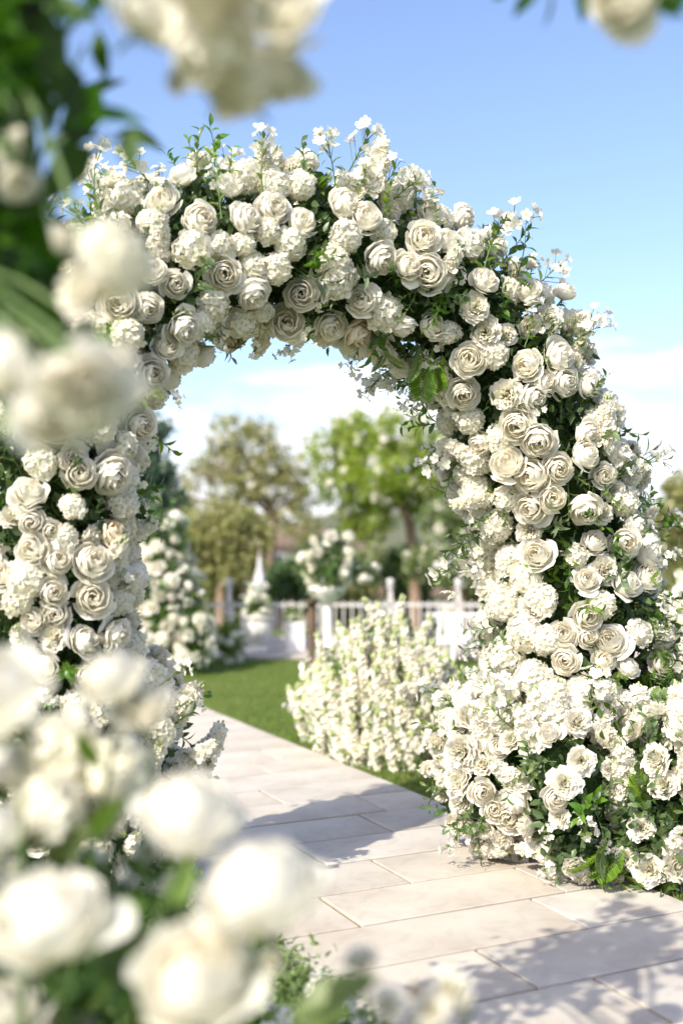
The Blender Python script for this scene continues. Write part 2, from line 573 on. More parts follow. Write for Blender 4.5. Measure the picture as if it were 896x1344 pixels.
def spray_mesh(seed, n=11, mat='leaf', llen=0.30, wid=0.42, curve=0.25, blossoms=0):
    """a leafy sprig one unit long along +Z"""
    g = np.random.default_rng(seed)
    mb = MB()
    bx, by = g.normal(size=2) * curve
    ax = lambda t: np.array([bx * t * t, by * t * t, t * (1 - 0.1 * t)])
    mb.tube([ax(t) for t in np.linspace(-0.1, 1, 6)], np.linspace(0.016, 0.006, 6), 1, 5)
    for i in range(n):
        t = 0.12 + 0.86 * i / (n - 1)
        a = i * 2.6 + g.normal() * 0.3
        d = np.array([math.cos(a), math.sin(a), 0.55 + 0.6 * t])
        nr = np.array([-math.cos(a) * 0.6, -math.sin(a) * 0.6, 1.0]) + g.normal(size=3) * 0.35
        leaf(mb, ax(t), d, llen * (1.1 - 0.45 * t) * g.uniform(0.8, 1.2), wid, 0, g, nrm=nr)
    for i in range(blossoms):
        t = g.uniform(0.45, 1.05)
        a = g.uniform(0, 6.28)
        e = ax(min(t, 1)) + np.array([math.cos(a), math.sin(a), 0.8]) * g.uniform(0.08, 0.22)
        mb.tube([ax(min(t, 1) - 0.1), e], 0.006, 1, 4)
        floret(mb, e, np.array([math.cos(a), math.sin(a), 0.9]) + g.normal(size=3) * 0.4, g.uniform(0.085, 0.12), 5, 2, 0, g, 0.25, 3)
    return mb.mesh('leaf_sprig', [mat, 'stem', 'white', 'eye'])


def fern_mesh(seed):
    g = np.random.default_rng(seed)
    mb = MB()
    ax = lambda t: np.array([0, 0.35 * t * t, t * (1 - 0.15 * t)])
    mb.tube([ax(t) for t in np.linspace(0, 1, 6)], np.linspace(0.010, 0.004, 6), 1, 4)
    for i in range(17):
        t = 0.1 + 0.88 * i / 16
        for s in (-1, 1):
            leaf(mb, ax(t), np.array([s, 0.1, 0.45]), 0.34 * math.sin(0.5 + 2.5 * (1 - t)) * g.uniform(0.9, 1.1), 0.24, 0, g, nrm=(0, -1, 0.2))
    return mb.mesh('fern_frond', ['leaf_light', 'stem'])


ROSES = [rose_mesh(s, n, o) for s, n, o in ((1, 28, 0.8), (2, 32, 0.62), (3, 26, 0.5), (4, 34, 0.9), (5, 22, 0.25), (6, 30, 0.7), (7, 28, 0.4), (8, 24, 0.95))]
CREAM = [rose_mesh(s, n, o, mat='cream') for s, n, o in ((11, 26, 0.9), (12, 24, 0.6))]
RUFF = [rose_mesh(20 + s, 42, 1.0, 0.055, 'white', 8, 6, True) for s in range(4)]
HYD = [cluster_mesh(30 + s, 76 + 8 * s, 0.27, 4 + s % 2) for s in range(4)]
SPIKE = [spike_mesh(40 + s, 42 + 5 * s) for s in range(5)]
TWIG = [spray_mesh(50 + s, 7, 'leaf_light', 0.24, 0.42, 0.3, 9) for s in range(4)]
SPRAY = [spray_mesh(60 + s, 11 + s) for s in range(4)] + [spray_mesh(70 + s, 10, 'leaf_light', 0.27, 0.40) for s in range(2)] + [spray_mesh(80, 9, 'leaf_grey', 0.40, 0.27)]
SLIM = [spike_mesh(140 + s, 64, 'white', 0.15, 0.0, 0.075) for s in range(4)]
FERN = [fern_mesh(90), fern_mesh(91)]


# ------------------------------------------------------------------ a body to set flowers on: union of tapered capsules
class Body:
    def __init__(s, segs):
        s.a = np.array([x[0] for x in segs], float)
        s.ra = np.array([x[1] for x in segs], float)
        s.b = np.array([x[2] for x in segs], float)
        s.rb = np.array([x[3] for x in segs], float)
        s.w = np.linalg.norm(s.b - s.a, axis=1) * (s.ra + s.rb) + 2 * s.ra * s.rb
        s.w /= s.w.sum()

    def d(s, p):
        ab = s.b - s.a
        t = np.clip(((p - s.a) * ab).sum(1) / ((ab * ab).sum(1) + 1e-9), 0, 1)
        c = s.a + ab * t[:, None]
        return (np.linalg.norm(p - c, axis=1) - (s.ra + (s.rb - s.ra) * t)).min()

    def n(s, p):
        e = 0.02
        return unit([s.d(p + np.array(k) * e) - s.d(p - np.array(k) * e) for k in ((1, 0, 0), (0, 1, 0), (0, 0, 1))])

    def cast(s, o, d, far):
        """march; returns point, miss distance (0 when it hits)"""
        d = unit(d)
        t, best, bp = 0.0, 9, None
        while t < far:
            p = o + d * t
            q = s.d(p)
            if q < best:
                best, bp = q, p
            if q < 0.004:
                return p, 0.0
            t += max(q * 0.9, 0.006)
        return bp, best

    def sample(s, g):
        for _ in range(20):
            k = g.choice(len(s.w), p=s.w)
            t = g.uniform()
            c = s.a[k] + (s.b[k] - s.a[k]) * t
            d = unit(g.normal(size=3))
            p, m = s.cast(c + d * 1.6, -d, 1.6)
            if m == 0 and p[2] > 0.02:
                return p, s.n(p)
        return p, s.n(p)


CAM = np.array([0, 0, H])

# ================================================================== SETTING
D1 = np.array([-0.4365, 0.8997, 0.0])            # along the path, away from the camera
D2 = np.array([0.8997, 0.4365, 0.0])             # across the path, to the right
E0 = np.array([0.477, 5.79, 0.0])                # a point on the right edge of the path
PW = 1.57


def on_path(s, w, z=0.0):
    return E0 + D1 * s + D2 * w + np.array([0, 0, z])


def ground_z(x, y):
    t = np.clip((np.asarray(y) - 16.5) / 16.0, 0, 1)
    return -2.8 * t * t * (3 - 2 * t)


# lawn: one sheet out to the horizon, falling away behind the terrace
mb = MB()
ys = np.concatenate([np.linspace(-60, -4, 6), np.linspace(-2, 40, 64), np.array([50, 70, 110, 200, 400, 900, 1800])])
xs = np.concatenate([np.array([-1500, -600, -200, -80, -40]), np.linspace(-20, 20, 41), np.array([40, 80, 200, 600, 1500])])
P = np.zeros((len(ys), len(xs), 3))
P[:, :, 0] = xs[None]
P[:, :, 1] = ys[:, None]
P[:, :, 2] = ground_z(P[:, :, 0], P[:, :, 1])
mb.grid(P)
M['lawn'] = material('lawn_turf', (0.095, 0.145, 0.03), 0.9, 0.1, noise=(1.3, (0.16, 0.19, 0.055), 0.35, 0.68), bump=(160, 0.7, 0.02))
o = link('lawn', mb.mesh('lawn', ['lawn']))
tag(o, 'close mown green lawn beside the stone path', 'lawn', kind='structure')

# far hills
mb = MB()
xs = np.linspace(-700, 700, 60)
prof = [(420, -3, 0), (470, 1.0, 0.3), (560, 1.0, 1.0), (700, 0, 0.4)]
hh = 13 + 7 * np.sin(xs / 83 + 1) + 4 * np.sin(xs / 31)
P = np.array([[(x, y, -3 + h * k) for x, h in zip(xs, hh)] for y, q, k in prof])
mb.grid(P)
M['hill'] = material('hill_scrub', (0.10, 0.12, 0.07), 0.95, 0.05, noise=(0.05, (0.16, 0.15, 0.10), 0.4, 0.7))
tag(link('hills', mb.mesh('hills', ['hill'])), 'low scrub hills on the horizon', 'hills', kind='structure')

# path: sandy bed with single slabs laid in staggered courses
M['bed'] = material('joint_sand', (0.22, 0.15, 0.08), 0.95, 0.05, noise=(25, (0.15, 0.11, 0.06), 0.35, 0.7), bump=(150, 0.6, 0.01))
M['slab'] = material('limestone', (0.52, 0.485, 0.415), 0.72, 0.25, var=0.11, noise=(3.0, (0.43, 0.38, 0.32), 0.38, 0.72), bump=(22, 0.25, 0.006))
_n = M['slab'].node_tree.nodes
_l = M['slab'].node_tree.links
# faint veining and pits on top of the slab colour
_t = _n.new('ShaderNodeTexCoord')
_w = _n.new('ShaderNodeTexNoise')
_w.inputs['Scale'].default_value = 7
_w.inputs['Detail'].default_value = 9
_w.inputs['Distortion'].default_value = 1.8
_l.new(_t.outputs['Object'], _w.inputs['Vector'])
_r = _n.new('ShaderNodeMapRange')
_r.inputs['From Min'].default_value = 0.50
_r.inputs['From Max'].default_value = 0.60
_r.inputs['To Min'].default_value = 1.0
_r.inputs['To Max'].default_value = 0.93
_l.new(_w.outputs['Fac'], _r.inputs['Value'])
_b = _n['Principled BSDF']
_src = _b.inputs['Base Color'].links[0].from_socket
_m = _n.new('ShaderNodeMix')
_m.data_type = 'RGBA'
_m.blend_type = 'MULTIPLY'
_m.inputs['Factor'].default_value = 1
_l.new(_src, _m.inputs['A'])
_l.new(_r.outputs[0], _m.inputs['B'])
_l.new(_m.outputs['Result'], _b.inputs['Base Color'])

path_rot = math.atan2(D2[1], D2[0])
SLABZ = 0.022
mb = MB()
S0, S1 = -8.0, 9.2
c = on_path((S0 + S1) / 2, -PW / 2)
mb.box((0, 0, 0.006), (PW + 0.02, S1 - S0, 0.012))
path = link('path', mb.mesh('path', ['bed'], False), mat=Matrix.Translation(Vector(c)) @ Matrix.Rotation(path_rot, 4, 'Z'))
tag(path, 'pale limestone path of staggered slabs with sandy joints', 'path', kind='structure')
CR = 0.356
k = 0
s = S0 + 0.06
g = np.random.default_rng(3)
while s + CR < S1:
    cuts = [[0, 0.55], [0, 1.05], [0, 0.30, 1.25], [0, 0.82]][k % 4]
    cuts = [min(max(q + g.normal() * 0.03, 0), PW) if q else 0 for q in cuts] + [PW]
    for a, b in zip(cuts[:-1], cuts[1:]):
        m = MB()
        gap = 0.015
        m.box((0, 0, 0), (b - a - gap, CR - gap, 0.02), 0, 0.003)
        cc = on_path(s + CR / 2, -PW + (a + b) / 2)
        mw = Matrix.Translation(Vector((cc[0], cc[1], SLABZ - 0.010 + g.normal() * 0.0012))) @ Matrix.Rotation(path_rot + g.normal() * 0.003, 4, 'Z') @ Matrix.Rotation(g.normal() * 0.0015, 4, 'X')
        so_ = bpy.data.objects.new('paving_slab', m.mesh('paving_slab', ['slab'], False))
        COL.objects.link(so_)
        so_.parent = path
        so_.matrix_basis = path.matrix_basis.inverted() @ mw
    s += CR
    k += 1

# pale terrace at the far side of the lawn
mb = MB()
mb.box((0.5, 14.15, 0.02), (16, 2.7, 0.06), 0, 0.01)
M['terrace'] = material('terrace_stone', (0.42, 0.385, 0.34), 0.85, 0.2, noise=(1.5, (0.36, 0.32, 0.28), 0.4, 0.7))
tag(link('terrace', mb.mesh('terrace', ['terrace'], False)), 'pale stone terrace strip behind the lawn', 'terrace', kind='structure')

# grass blades
def blades(n, region, hgt, name, label):
    pts = []
    g = np.random.default_rng(11)
    while sum(len(p) for p in pts) < n:
        q = region(g, n)
        w = (q - E0[:2]) @ D2[:2]
        s_ = (q - E0[:2]) @ D1[:2]
        ok = ((w > 0.0) | (w < -PW)) | (s_ > S1)
        pts.append(q[ok & (q[:, 1] < 12.78)])
    q = np.concatenate(pts)[:n]
    z = np.stack([g.normal(size=n) * 0.35, g.normal(size=n) * 0.35, np.ones(n)], 1)
    fr = frames(z, g.uniform(0, 6.28, n), hgt * g.uniform(0.55, 1.25, n))
    locs = np.concatenate([q, np.zeros((n, 1))], 1)
    o = scatter(name, [(-0.09, 0, 0), (0.09, 0, 0), (0.05, 0.1, 0.6), (0, 0.28, 1)], [(0, 1, 2), (0, 2, 3)], fr, locs, 'blade', g.uniform(0, 1, n), kind='stuff')
    tag(o, label, 'grass')


M['blade'] = material('grass_blade', (0.11, 0.175, 0.032), 0.55, 0.3, 0.42, c2=(0.22, 0.28, 0.08), tcol=(1.4, 1.4, 0.7))


def reg(g, n):
    Y = g.uniform(2.4, 12.8, n)
    px = g.uniform(-60, 950, n)
    Y = 2.4 + (12.8 - 2.4) * g.uniform(0, 1, n) ** 0.8
    return np.stack([(px - CX) / F * Y, Y], 1)


blades(110000, reg, 0.030, 'grass', 'short mown grass blades covering the lawn')

# ================================================================== THE FLOWER ARCH
PN = np.array([-0.4365, 0.8997])
PP = np.array([0.94, 4.95])


def arch_pt(px, py, rpx):
    dx = (px - CX) / F
    Y = (PP @ PN) / (dx * PN[0] + PN[1])
    return at(px, py, Y), rpx * Y / F


ctrl = [(75, 1190, 125), (70, 1000, 116), (62, 850, 112), (62, 700, 106), (74, 590, 104), (98, 490, 108), (155, 400, 112), (240, 345, 108), (335, 330, 105),
        (430, 338, 104), (515, 362, 100), (595, 408, 98), (655, 480, 102), (702, 590, 108), (744, 710, 103), (754, 840, 110), (746, 950, 124), (742, 1075, 118)]
cp = [arch_pt(*q) for q in ctrl]
segs = [(a[0], a[1], b[0], b[1]) for a, b in zip(cp[:-1], cp[1:])]
# the spread feet of the arrangement
segs += [(at(655, 960, 4.75), 0.22, at(650, 1060, 4.72), 0.17), (at(735, 1000, 4.55), 0.25, at(760, 1090, 4.45), 0.2),
         (at(612, 985, 4.95), 0.13, at(615, 1065, 4.9), 0.09), (at(165, 930, 4.1), 0.20, at(190, 1060, 4.15), 0.16), (at(215, 1010, 4.2), 0.10, at(225, 1110, 4.1), 0.08)]
body = Body(segs)
arch = thing('flower_arch', (0.0, 4.5, 0.0), 'tall arch over the path thick with white roses, hydrangeas, stocks and green leaves', 'flower arch')

# core: mossy tube around a bent iron hoop
mb = MB()
cpts = np.array([q[0] for q in cp])
crad = np.array([q[1] for q in cp])
crad[0] *= 0.8
crad[-1] *= 0.7
mb.tube(cpts, crad - 0.12, 0, 16)
link('moss_core', mb.mesh('moss_core', ['core']), arch)
mb = MB()
for off in (-0.1, 0.1):
    q = cpts + np.array([PN[0], PN[1], 0]) * off
    mb.tube(q, 0.012, 0, 6)
link('frame', mb.mesh('frame', ['iron']), arch)
for k in range(len(segs) - 5, len(segs)):
    a, ra, b, rb = segs[k]
    mb = MB()
    mb.tube([a + [0, 0, ra * 0.6], a, (a + b) / 2, np.array([b[0], b[1], max(0.1, b[2])])], [0.02, ra - 0.08 if ra > 0.1 else 0.03, max(0.03, (ra + rb) / 2 - 0.08), max(0.03, rb - 0.08)], 0, 10)
    link('moss_core', mb.mesh('moss_core', ['core']), arch)

# ROSES seen in the photograph: pixel x, y, diameter; R rose, C ruffled, H hydrangea, S stock, c cream rose
FL = '''R 215 266 44|R 261 288 44|R 319 289 42|R 199 360 35|R 231 373 37|R 295 360 48|R 329 379 43|R 160 395 58|R 193 404 40|H 251 328 48|H 170 259 44|S 207 311 44
H 321 230 46|C 262 215 38|R 242 236 36|R 300 246 36|C 148 239 30|R 234 427 48|R 196 492 48|R 185 558 44|R 77 558 60|C 179 599 42|R 144 617 56|R 217 457 36|R 263 462 36
c 300 443 34|R 358 273 45|R 395 293 38|R 448 270 42|R 477 291 42|R 497 338 43|R 530 351 42|R 564 359 48|R 555 314 44|R 585 320 38|R 564 283 34|R 540 242 40|R 474 395 40
R 395 386 42|R 375 422 50|H 400 212 36|H 392 244 42|H 360 242 42|H 436 343 46|H 442 368 52|H 453 310 42|R 433 427 40|c 465 433 40|R 500 455 40|R 527 421 37|H 503 410 48
R 604 285 34|R 653 322 26|C 695 347 20|R 740 386 27|R 691 385 38|R 632 372 36|C 755 426 40|C 766 463 36|R 728 469 45|R 693 480 40|R 615 473 43|C 638 437 36|C 624 405 36
R 737 500 43|R 765 508 34|R 696 519 38|C 665 519 38|R 608 514 41|R 711 503 34|C 676 360 28|R 679 558 47|R 707 575 45|R 763 599 39|R 766 567 34|R 791 624 33|R 701 626 47|R 697 667 43
R 724 654 37|R 731 614 40|R 766 664 43|R 667 610 46|C 798 547 42|C 828 591 30|C 838 624 33|R 806 594 36|R 845 728 40|R 831 690 37|R 818 711 40|R 768 763 34|C 794 748 36|R 818 769 41
R 848 758 40|R 707 728 42|R 768 809 40|R 737 835 39|R 770 837 27|R 802 844 45|R 790 869 30|R 820 879 30|R 864 874 36|R 742 866 37|H 710 787 44|R 722 966 31|R 650 983 30|C 643 921 30
C 757 948 34|C 793 968 36|C 763 998 34|C 799 1010 22|C 740 1028 38|H 787 794 38|C 616 941 42|C 605 1054 33|R 677 1048 38|R 648 1063 34|R 667 1073 38|C 636 1087 28|C 690 1085 32
C 659 1100 26|C 675 1108 24|C 667 1118 22|C 645 1122 30|C 682 1126 20|C 605 1022 44|C 581 1040 24|R 632 1038 34|C 608 987 46|C 575 974 26|C 579 1007 26|R 727 1048 32|C 733 1073 26
R 38 651 45|R 43 685 36|R 67 696 30|R 46 722 45|R 74 738 38|R 116 740 53|R 68 778 42|R 74 807 38|R 120 786 49|R 168 757 44|c 142 705 42|R 142 624 48|R 104 624 42|R 107 844 45|R 148 830 42
R 133 853 40|H 35 760 50|H 25 788 40|R 2 757 38|R 62 875 39|S 33 850 46|R 114 892 36|H 590 590 34|C 590 620 28|H 604 650 38|H 624 607 34|H 624 641 38|H 650 690 44|H 664 654 34|H 640 730 44
H 668 735 42|H 690 760 46|H 660 790 48|H 640 820 46|H 690 830 46|H 665 860 48|H 700 890 48|H 660 905 44|H 725 910 44|S 705 940 50|S 735 930 46|S 690 960 50|H 760 905 38|H 795 910 40
H 715 840 40|H 645 765 40|S 630 960 44|H 655 945 40|H 838 830 34|H 820 925 40|S 845 930 44|C 700 800 34|H 280 400 42|H 262 425 36|H 285 435 34|H 345 410 30|H 165 440 44|H 120 460 46
H 130 560 46|H 160 585 40|C 95 600 40|H 160 660 44|H 165 690 36|H 95 665 34|H 85 705 34|H 160 790 36|H 175 850 44|H 190 890 46|C 205 860 34|H 160 905 44|S 235 935 60|S 265 990 54|C 232 1010 36|H 205 960 44|H 130 930 46|H 100 925 40|S 200 1000 50'''
placed = []
CNT = {}
POOL = {'R': ROSES, 'C': RUFF, 'H': HYD, 'S': SPIKE, 'c': CREAM, 'T': TWIG, 'L': SPRAY, 'F': FERN, 's': SLIM}
NAME = {'R': 'rose', 'C': 'ruffled_bloom', 'H': 'hydrangea', 'S': 'flower_spike', 'c': 'cream_rose', 'T': 'blossom_sprig', 'L': 'leaf_sprig', 'F': 'fern_frond', 's': 'flower_spike'}


def put(kind, p, z, size, parent, roll=None, pick=None):
    pool = POOL[kind]
    me = pool[pick if pick is not None else random.randrange(len(pool))]
    return link(NAME[kind], me, parent, mat=mat4(p, z, size, roll))


g = np.random.default_rng(5)
for it in FL.replace('\n', '|').split('|'):
    kd, px, py, dia = it.split()
    px, py, dia = float(px), float(py), float(dia)
    ray = unit(at(px, py, 1.0) - CAM)
    p, miss = body.cast(CAM + ray * 2.6, ray, 4.5)
    nrm = body.n(p)
    r = dia / 2 * p[1] / F
    view = -ray
    z = unit(nrm * 0.85 + view * 0.5 + g.normal(size=3) * 0.38 + np.array([0, 0, 0.18]))
    if miss > 0.05:
        mb = MB()
        foot = p - nrm * (miss + 0.12) - np.array([0, 0, 0.04])
        e = p - z * r * 0.5
        mb.tube([foot, (foot + e) / 2 + g.normal(size=3) * 0.015, e], [0.005, 0.004, 0.004], 0, 5)
        for t in (0.35, 0.6, 0.8):
            leaf(mb, foot * (1 - t) + e * t, g.normal(size=3) + np.array([0, -0.3, 0.6]), 0.045, 0.5, 1, g)
        link('stem', mb.mesh('stem', ['stem', 'leaf_light']), arch)
    if kd == 'S':
        zz = unit(nrm * 0.6 + np.array([0, -0.15, 0.8]))
        put('S', p - zz * r * 1.2, zz, r * 3.0, arch)
        placed.append((p, r * 0.8))
    else:
        put(kd, p + nrm * r * g.uniform(-0.2, 0.25), z, r * 1.12, arch)
        placed.append((p, r))
    CNT[kd] = CNT.get(kd, 0) + 1

PLP = [q[0] for q in placed]
PLR = [q[1] for q in placed]


def proj(p):
    return CX + F * p[0] / p[1], HOR - F * (p[2] - H) / p[1]


GREEN = [(10, 600, 55, 60), (25, 840, 40, 40), (640, 430, 55, 45), (660, 400, 30, 30), (400, 320, 35, 30), (690, 1000, 60, 35), (735, 690, 40, 50), (840, 820, 40, 60), (560, 400, 40, 30),
         (790, 640, 30, 35), (800, 1080, 60, 60), (670, 500, 25, 30), (745, 760, 30, 40), (730, 1100, 40, 30), (360, 370, 25, 25), (420, 400, 30, 14)]


def green(px, py):
    return max(math.exp(-((px - a) / w) ** 2 - ((py - b) / h) ** 2) for a, b, w, h in GREEN)


# fill between them
caps = {'R': 300, 'C': 280, 'H': 300, 'S': 220, 'T': 300, 'L': 300}
tries = 0
LP, LR = np.array(PLP), np.array(PLR)
while tries < 5200:
    tries += 1
    p, nrm = body.sample(g)
    px, py = proj(p)
    front = nrm @ unit(CAM - p)
    if front < -0.15 and g.uniform() < 0.62:
        continue
    gr = green(px, py) if front > 0 else 0.25
    inner = px > 560 and px < 720 and 640 < py < 960
    foot = py > 930 and px > 500
    u = g.uniform()
    if g.uniform() < gr:
        kd = 'L' if u < 0.85 else 'T'
    elif inner:
        kd = 'H' if u < 0.5 else 'S' if u < 0.75 else 'T' if u < 0.85 else 'C'
    elif foot:
        kd = 'C' if u < 0.45 else 'S' if u < 0.7 else 'H' if u < 0.8 else 'L'
    else:
        kd = 'H' if u < 0.33 else 'C' if u < 0.46 else 'R' if u < 0.56 else 'T' if u < 0.72 else 'S' if u < 0.80 else 'L'
    if CNT.get(kd, 0) >= caps[kd]:
        continue
    r = {'R': 0.055, 'C': 0.050, 'H': 0.056, 'S': 0.05, 'T': 0.03, 'L': 0.022}[kd] * g.uniform(0.8, 1.15)
    dd = np.linalg.norm(LP - p, axis=1) - (LR + r) * (0.76 if kd in 'RCHS' else 1.0)
    if dd.min() < 0:
        continue
    if front < -0.3 and kd in 'TL' and g.uniform() < 0.6:
        continue
    LP = np.vstack([LP, p])
    LR = np.append(LR, r)
    CNT[kd] = CNT.get(kd, 0) + 1
    z = unit(nrm + g.normal(size=3) * 0.35 + np.array([0, 0, 0.15]))
    if kd in 'RCH':
        put(kd, p - nrm * r * g.uniform(0.0, 0.6), z, r * 1.1, arch)
    elif kd == 'S':
        zz = unit(nrm * 0.9 + np.array([0, 0, 0.75]) + g.normal(size=3) * 0.3)
        put('S', p - zz * 0.09, zz, g.uniform(0.15, 0.21), arch)
    elif kd == 'T':
        put('T', p - nrm * 0.07, unit(nrm + g.normal(size=3) * 0.55), g.uniform(0.12, 0.18), arch)
    else:
        put('L', p - nrm * 0.06, unit(nrm * 0.8 + g.normal(size=3) * 0.6 + np.array([0, 0, -0.1])), g.uniform(0.15, 0.24), arch)

# sprigs that break the outline: tip pixel, base pixel, kind
for kd, tx, ty, bx, by, k in (('T', 100, 205, 135, 300, 1.0), ('T', 335, 170, 345, 260, 1.0), ('T', 440, 175, 440, 260, 1.0), ('T', 470, 205, 465, 275, 0.9), ('S', 500, 178, 490, 262, 1.0), ('T', 282, 205, 290, 280, .9),
                           ('T', 578, 252, 572, 310, 1), ('T', 650, 280, 632, 365, 1), ('L', 515, 235, 500, 290, 1), ('T', 712, 395, 690, 450, 1), ('L', 740, 410, 715, 450, 1), ('S', 800, 520, 785, 590, 1),
                           ('T', 825, 600, 790, 650, 1), ('L', 860, 640, 830, 700, 1), ('T', 875, 780, 840, 800, 1), ('L', 880, 830, 845, 835, 1), ('L', 130, 250, 150, 320, 1), ('T', 215, 200, 220, 270, .8),
                           ('T', 340, 480, 342, 425, .8), ('T', 402, 462, 405, 410, .8), ('T', 448, 492, 480, 440, .9), ('F', 505, 500, 505, 450, .9), ('F', 545, 525, 560, 460, 1), ('T', 535, 545, 560, 500, 1), ('F', 575, 520, 575, 470, .9),
                           ('L', 285, 465, 290, 420, .8), ('T', 245, 520, 205, 505, .9), ('T', 300, 470, 280, 430, .8), ('L', 600, 740, 640, 690, 1), ('T', 588, 780, 625, 690, 1.0), ('S', 583, 580, 625, 610, 1), ('S', 590, 660, 640, 650, 1),
                           ('L', 615, 700, 650, 670, 1), ('T', 575, 1110, 620, 1070, 1), ('L', 580, 1095, 625, 1060, 1), ('L', 600, 1110, 640, 1060, 1), ('F', 765, 1165, 800, 1100, 1), ('F', 790, 1170, 820, 1110, 1), ('T', 248, 880, 200, 905, 1),
                           ('T', 262, 920, 215, 930, 1), ('S', 285, 975, 235, 1000, 1), ('L', 240, 1050, 200, 1040, 1), ('F', 275, 1010, 230, 1020, .8), ('L', 530, 430, 545, 385, 1), ('L', 575, 440, 580, 385, 1), ('L', 785, 700, 780, 650, 1), ('L', 748, 690, 745, 640, 1)):
    ray = unit(at(bx, by, 1.0) - CAM)
    p, miss = body.cast(CAM + ray * 2.6, ray, 4.5)
    tip = at(tx, ty, p[1] - 0.03)
    L = np.linalg.norm(tip - p)
    put(kd, p, unit(tip - p), L * k, arch)
    if kd in 'LF':
        put(kd, p + g.normal(size=3) * 0.03, unit(tip - p + g.normal(size=3) * 0.06), L * 0.8, arch)

# loose sprigs standing out all over the outline
k = 0
while k < 75:
    p, nrm = body.sample(g)
    v = unit(CAM - p)
    if abs(nrm @ v) > 0.55 or p[2] < 0.5 or (proj(p)[0] < 320 and proj(p)[1] > 430):
        continue
    k += 1
    z = unit(nrm + g.normal(size=3) * 0.35 + np.array([0, 0, 0.25]))
    put('T' if g.uniform() < 0.6 else 'L', p - nrm * 0.06, z, g.uniform(0.17, 0.27), arch)

# leaf mass between the flowers
pts, nr = [], []
for i in range(2300):
    p, n_ = body.sample(g)
    pts.append(p)
    nr.append(n_)
pts, nr = np.repeat(np.array(pts), 9, 0), np.repeat(np.array(nr), 9, 0)
n = len(pts)
pos = pts - nr * g.uniform(0.04, 0.12, (n, 1)) + g.normal(size=(n, 3)) * 0.03
pos[:, 2] = np.maximum(pos[:, 2], 0.02)
dirs = nr * 0.7 + g.normal(size=(n, 3)) * 0.75
fr = frames(np.cross(dirs, g.normal(size=(n, 3))), g.uniform(0, 6.28, n), g.uniform(0.035, 0.065, n))
scatter('foliage', LEAF_V, LEAF_F, fr, pos, 'leaf', np.clip(g.normal(0.35, 0.3, n), 0, 1), arch, kind='stuff')
print('ARCH', CNT)


# ================================================================== FLOWERING PLANTS ROUND THE PATH
def fill(bd, parent, spec, n, g, leaf_n, leaf_mat='leaf', leaf_s=(0.03, 0.06), front_only=0.3, pack=0.75, clump=7):
    """set flower objects over a body; spec = [(kind, weight, (size lo, hi), radius)]"""
    P_, R_ = [np.array([99.0, 99, 99])], [0.01]
    wts = np.array([q[1] for q in spec], float)
    wts /= wts.sum()
    cnt = 0
    for _ in range(n * 6):
        if cnt >= n:
            break
        p, nrm = bd.sample(g)
        if nrm @ unit(CAM - p) < -0.1 and g.uniform() > front_only:
            continue
        kd, _w, (lo, hi), rad = spec[g.choice(len(spec), p=wts)]
        r = rad * g.uniform(0.85, 1.15)
        if (np.linalg.norm(np.array(P_) - p, axis=1) - (np.array(R_) + r) * pack).min() < 0:
            continue
        P_.append(p)
        R_.append(r)
        cnt += 1
        sz = g.uniform(lo, hi)
        if kd in 'RCHc':
            put(kd, p, unit(nrm + g.normal(size=3) * 0.3 + np.array([0, 0, 0.2])), sz, parent)
        else:
            z = unit(nrm * (0.3 if kd == 's' else 0.55) + np.array([0, 0, 0.9]) + g.normal(size=3) * 0.2)
            put(kd, p - z * sz * 0.5, z, sz, parent)
    k = max(1, leaf_n // clump)
    q = [bd.sample(g) for _ in range(k)]
    pts = np.repeat(np.array([a[0] for a in q]), clump, 0)
    nr = np.repeat(np.array([a[1] for a in q]), clump, 0)
    m = len(pts)
    pos = pts - nr * g.uniform(-0.03, 0.12, (m, 1)) + g.normal(size=(m, 3)) * 0.04
    pos[:, 2] = np.maximum(pos[:, 2], 0.03)
    fr = frames(np.cross(nr * 0.6 + g.normal(size=(m, 3)), g.normal(size=(m, 3))), g.uniform(0, 6.28, m), g.uniform(*leaf_s, m))
    scatter('foliage', LEAF_V, LEAF_F, fr, pos, leaf_mat, np.clip(g.normal(0.4, 0.3, m), 0, 1), parent, kind='stuff')


def core_of(bd, parent, shrink=0.10, m='core'):
    for a, ra, b, rb in zip(bd.a, bd.ra, bd.b, bd.rb):
        mb = MB()
        ax = unit(b - a + np.array([0, 0, 1e-4]))
        mb.tube([a - ax * max(ra - shrink, 0.02) * 0.8, a, b, b + ax * max(rb - shrink, 0.02) * 0.8], [0.01, max(ra - shrink, 0.02), max(rb - shrink, 0.02), 0.01], 0, 9)
        link('twig_core', mb.mesh('twig_core', [m]), parent)


def plant(name, label, cat, segs, spec, n, leaf_n, seed, group=None, shrink=0.1, **kw):
    bd = Body(segs)
    c = np.mean(bd.a, axis=0)
    t = thing(name, (c[0], c[1], 0), label, cat, group)
    core_of(bd, t, shrink)
    fill(bd, t, spec, n, np.random.default_rng(seed), leaf_n, **kw)
    return t


def up(x, y, z0, r0, z1, r1, dx=0, dy=0):
    return (np.array([x, y, z0]), r0, np.array([x + dx, y + dy, z1]), r1)


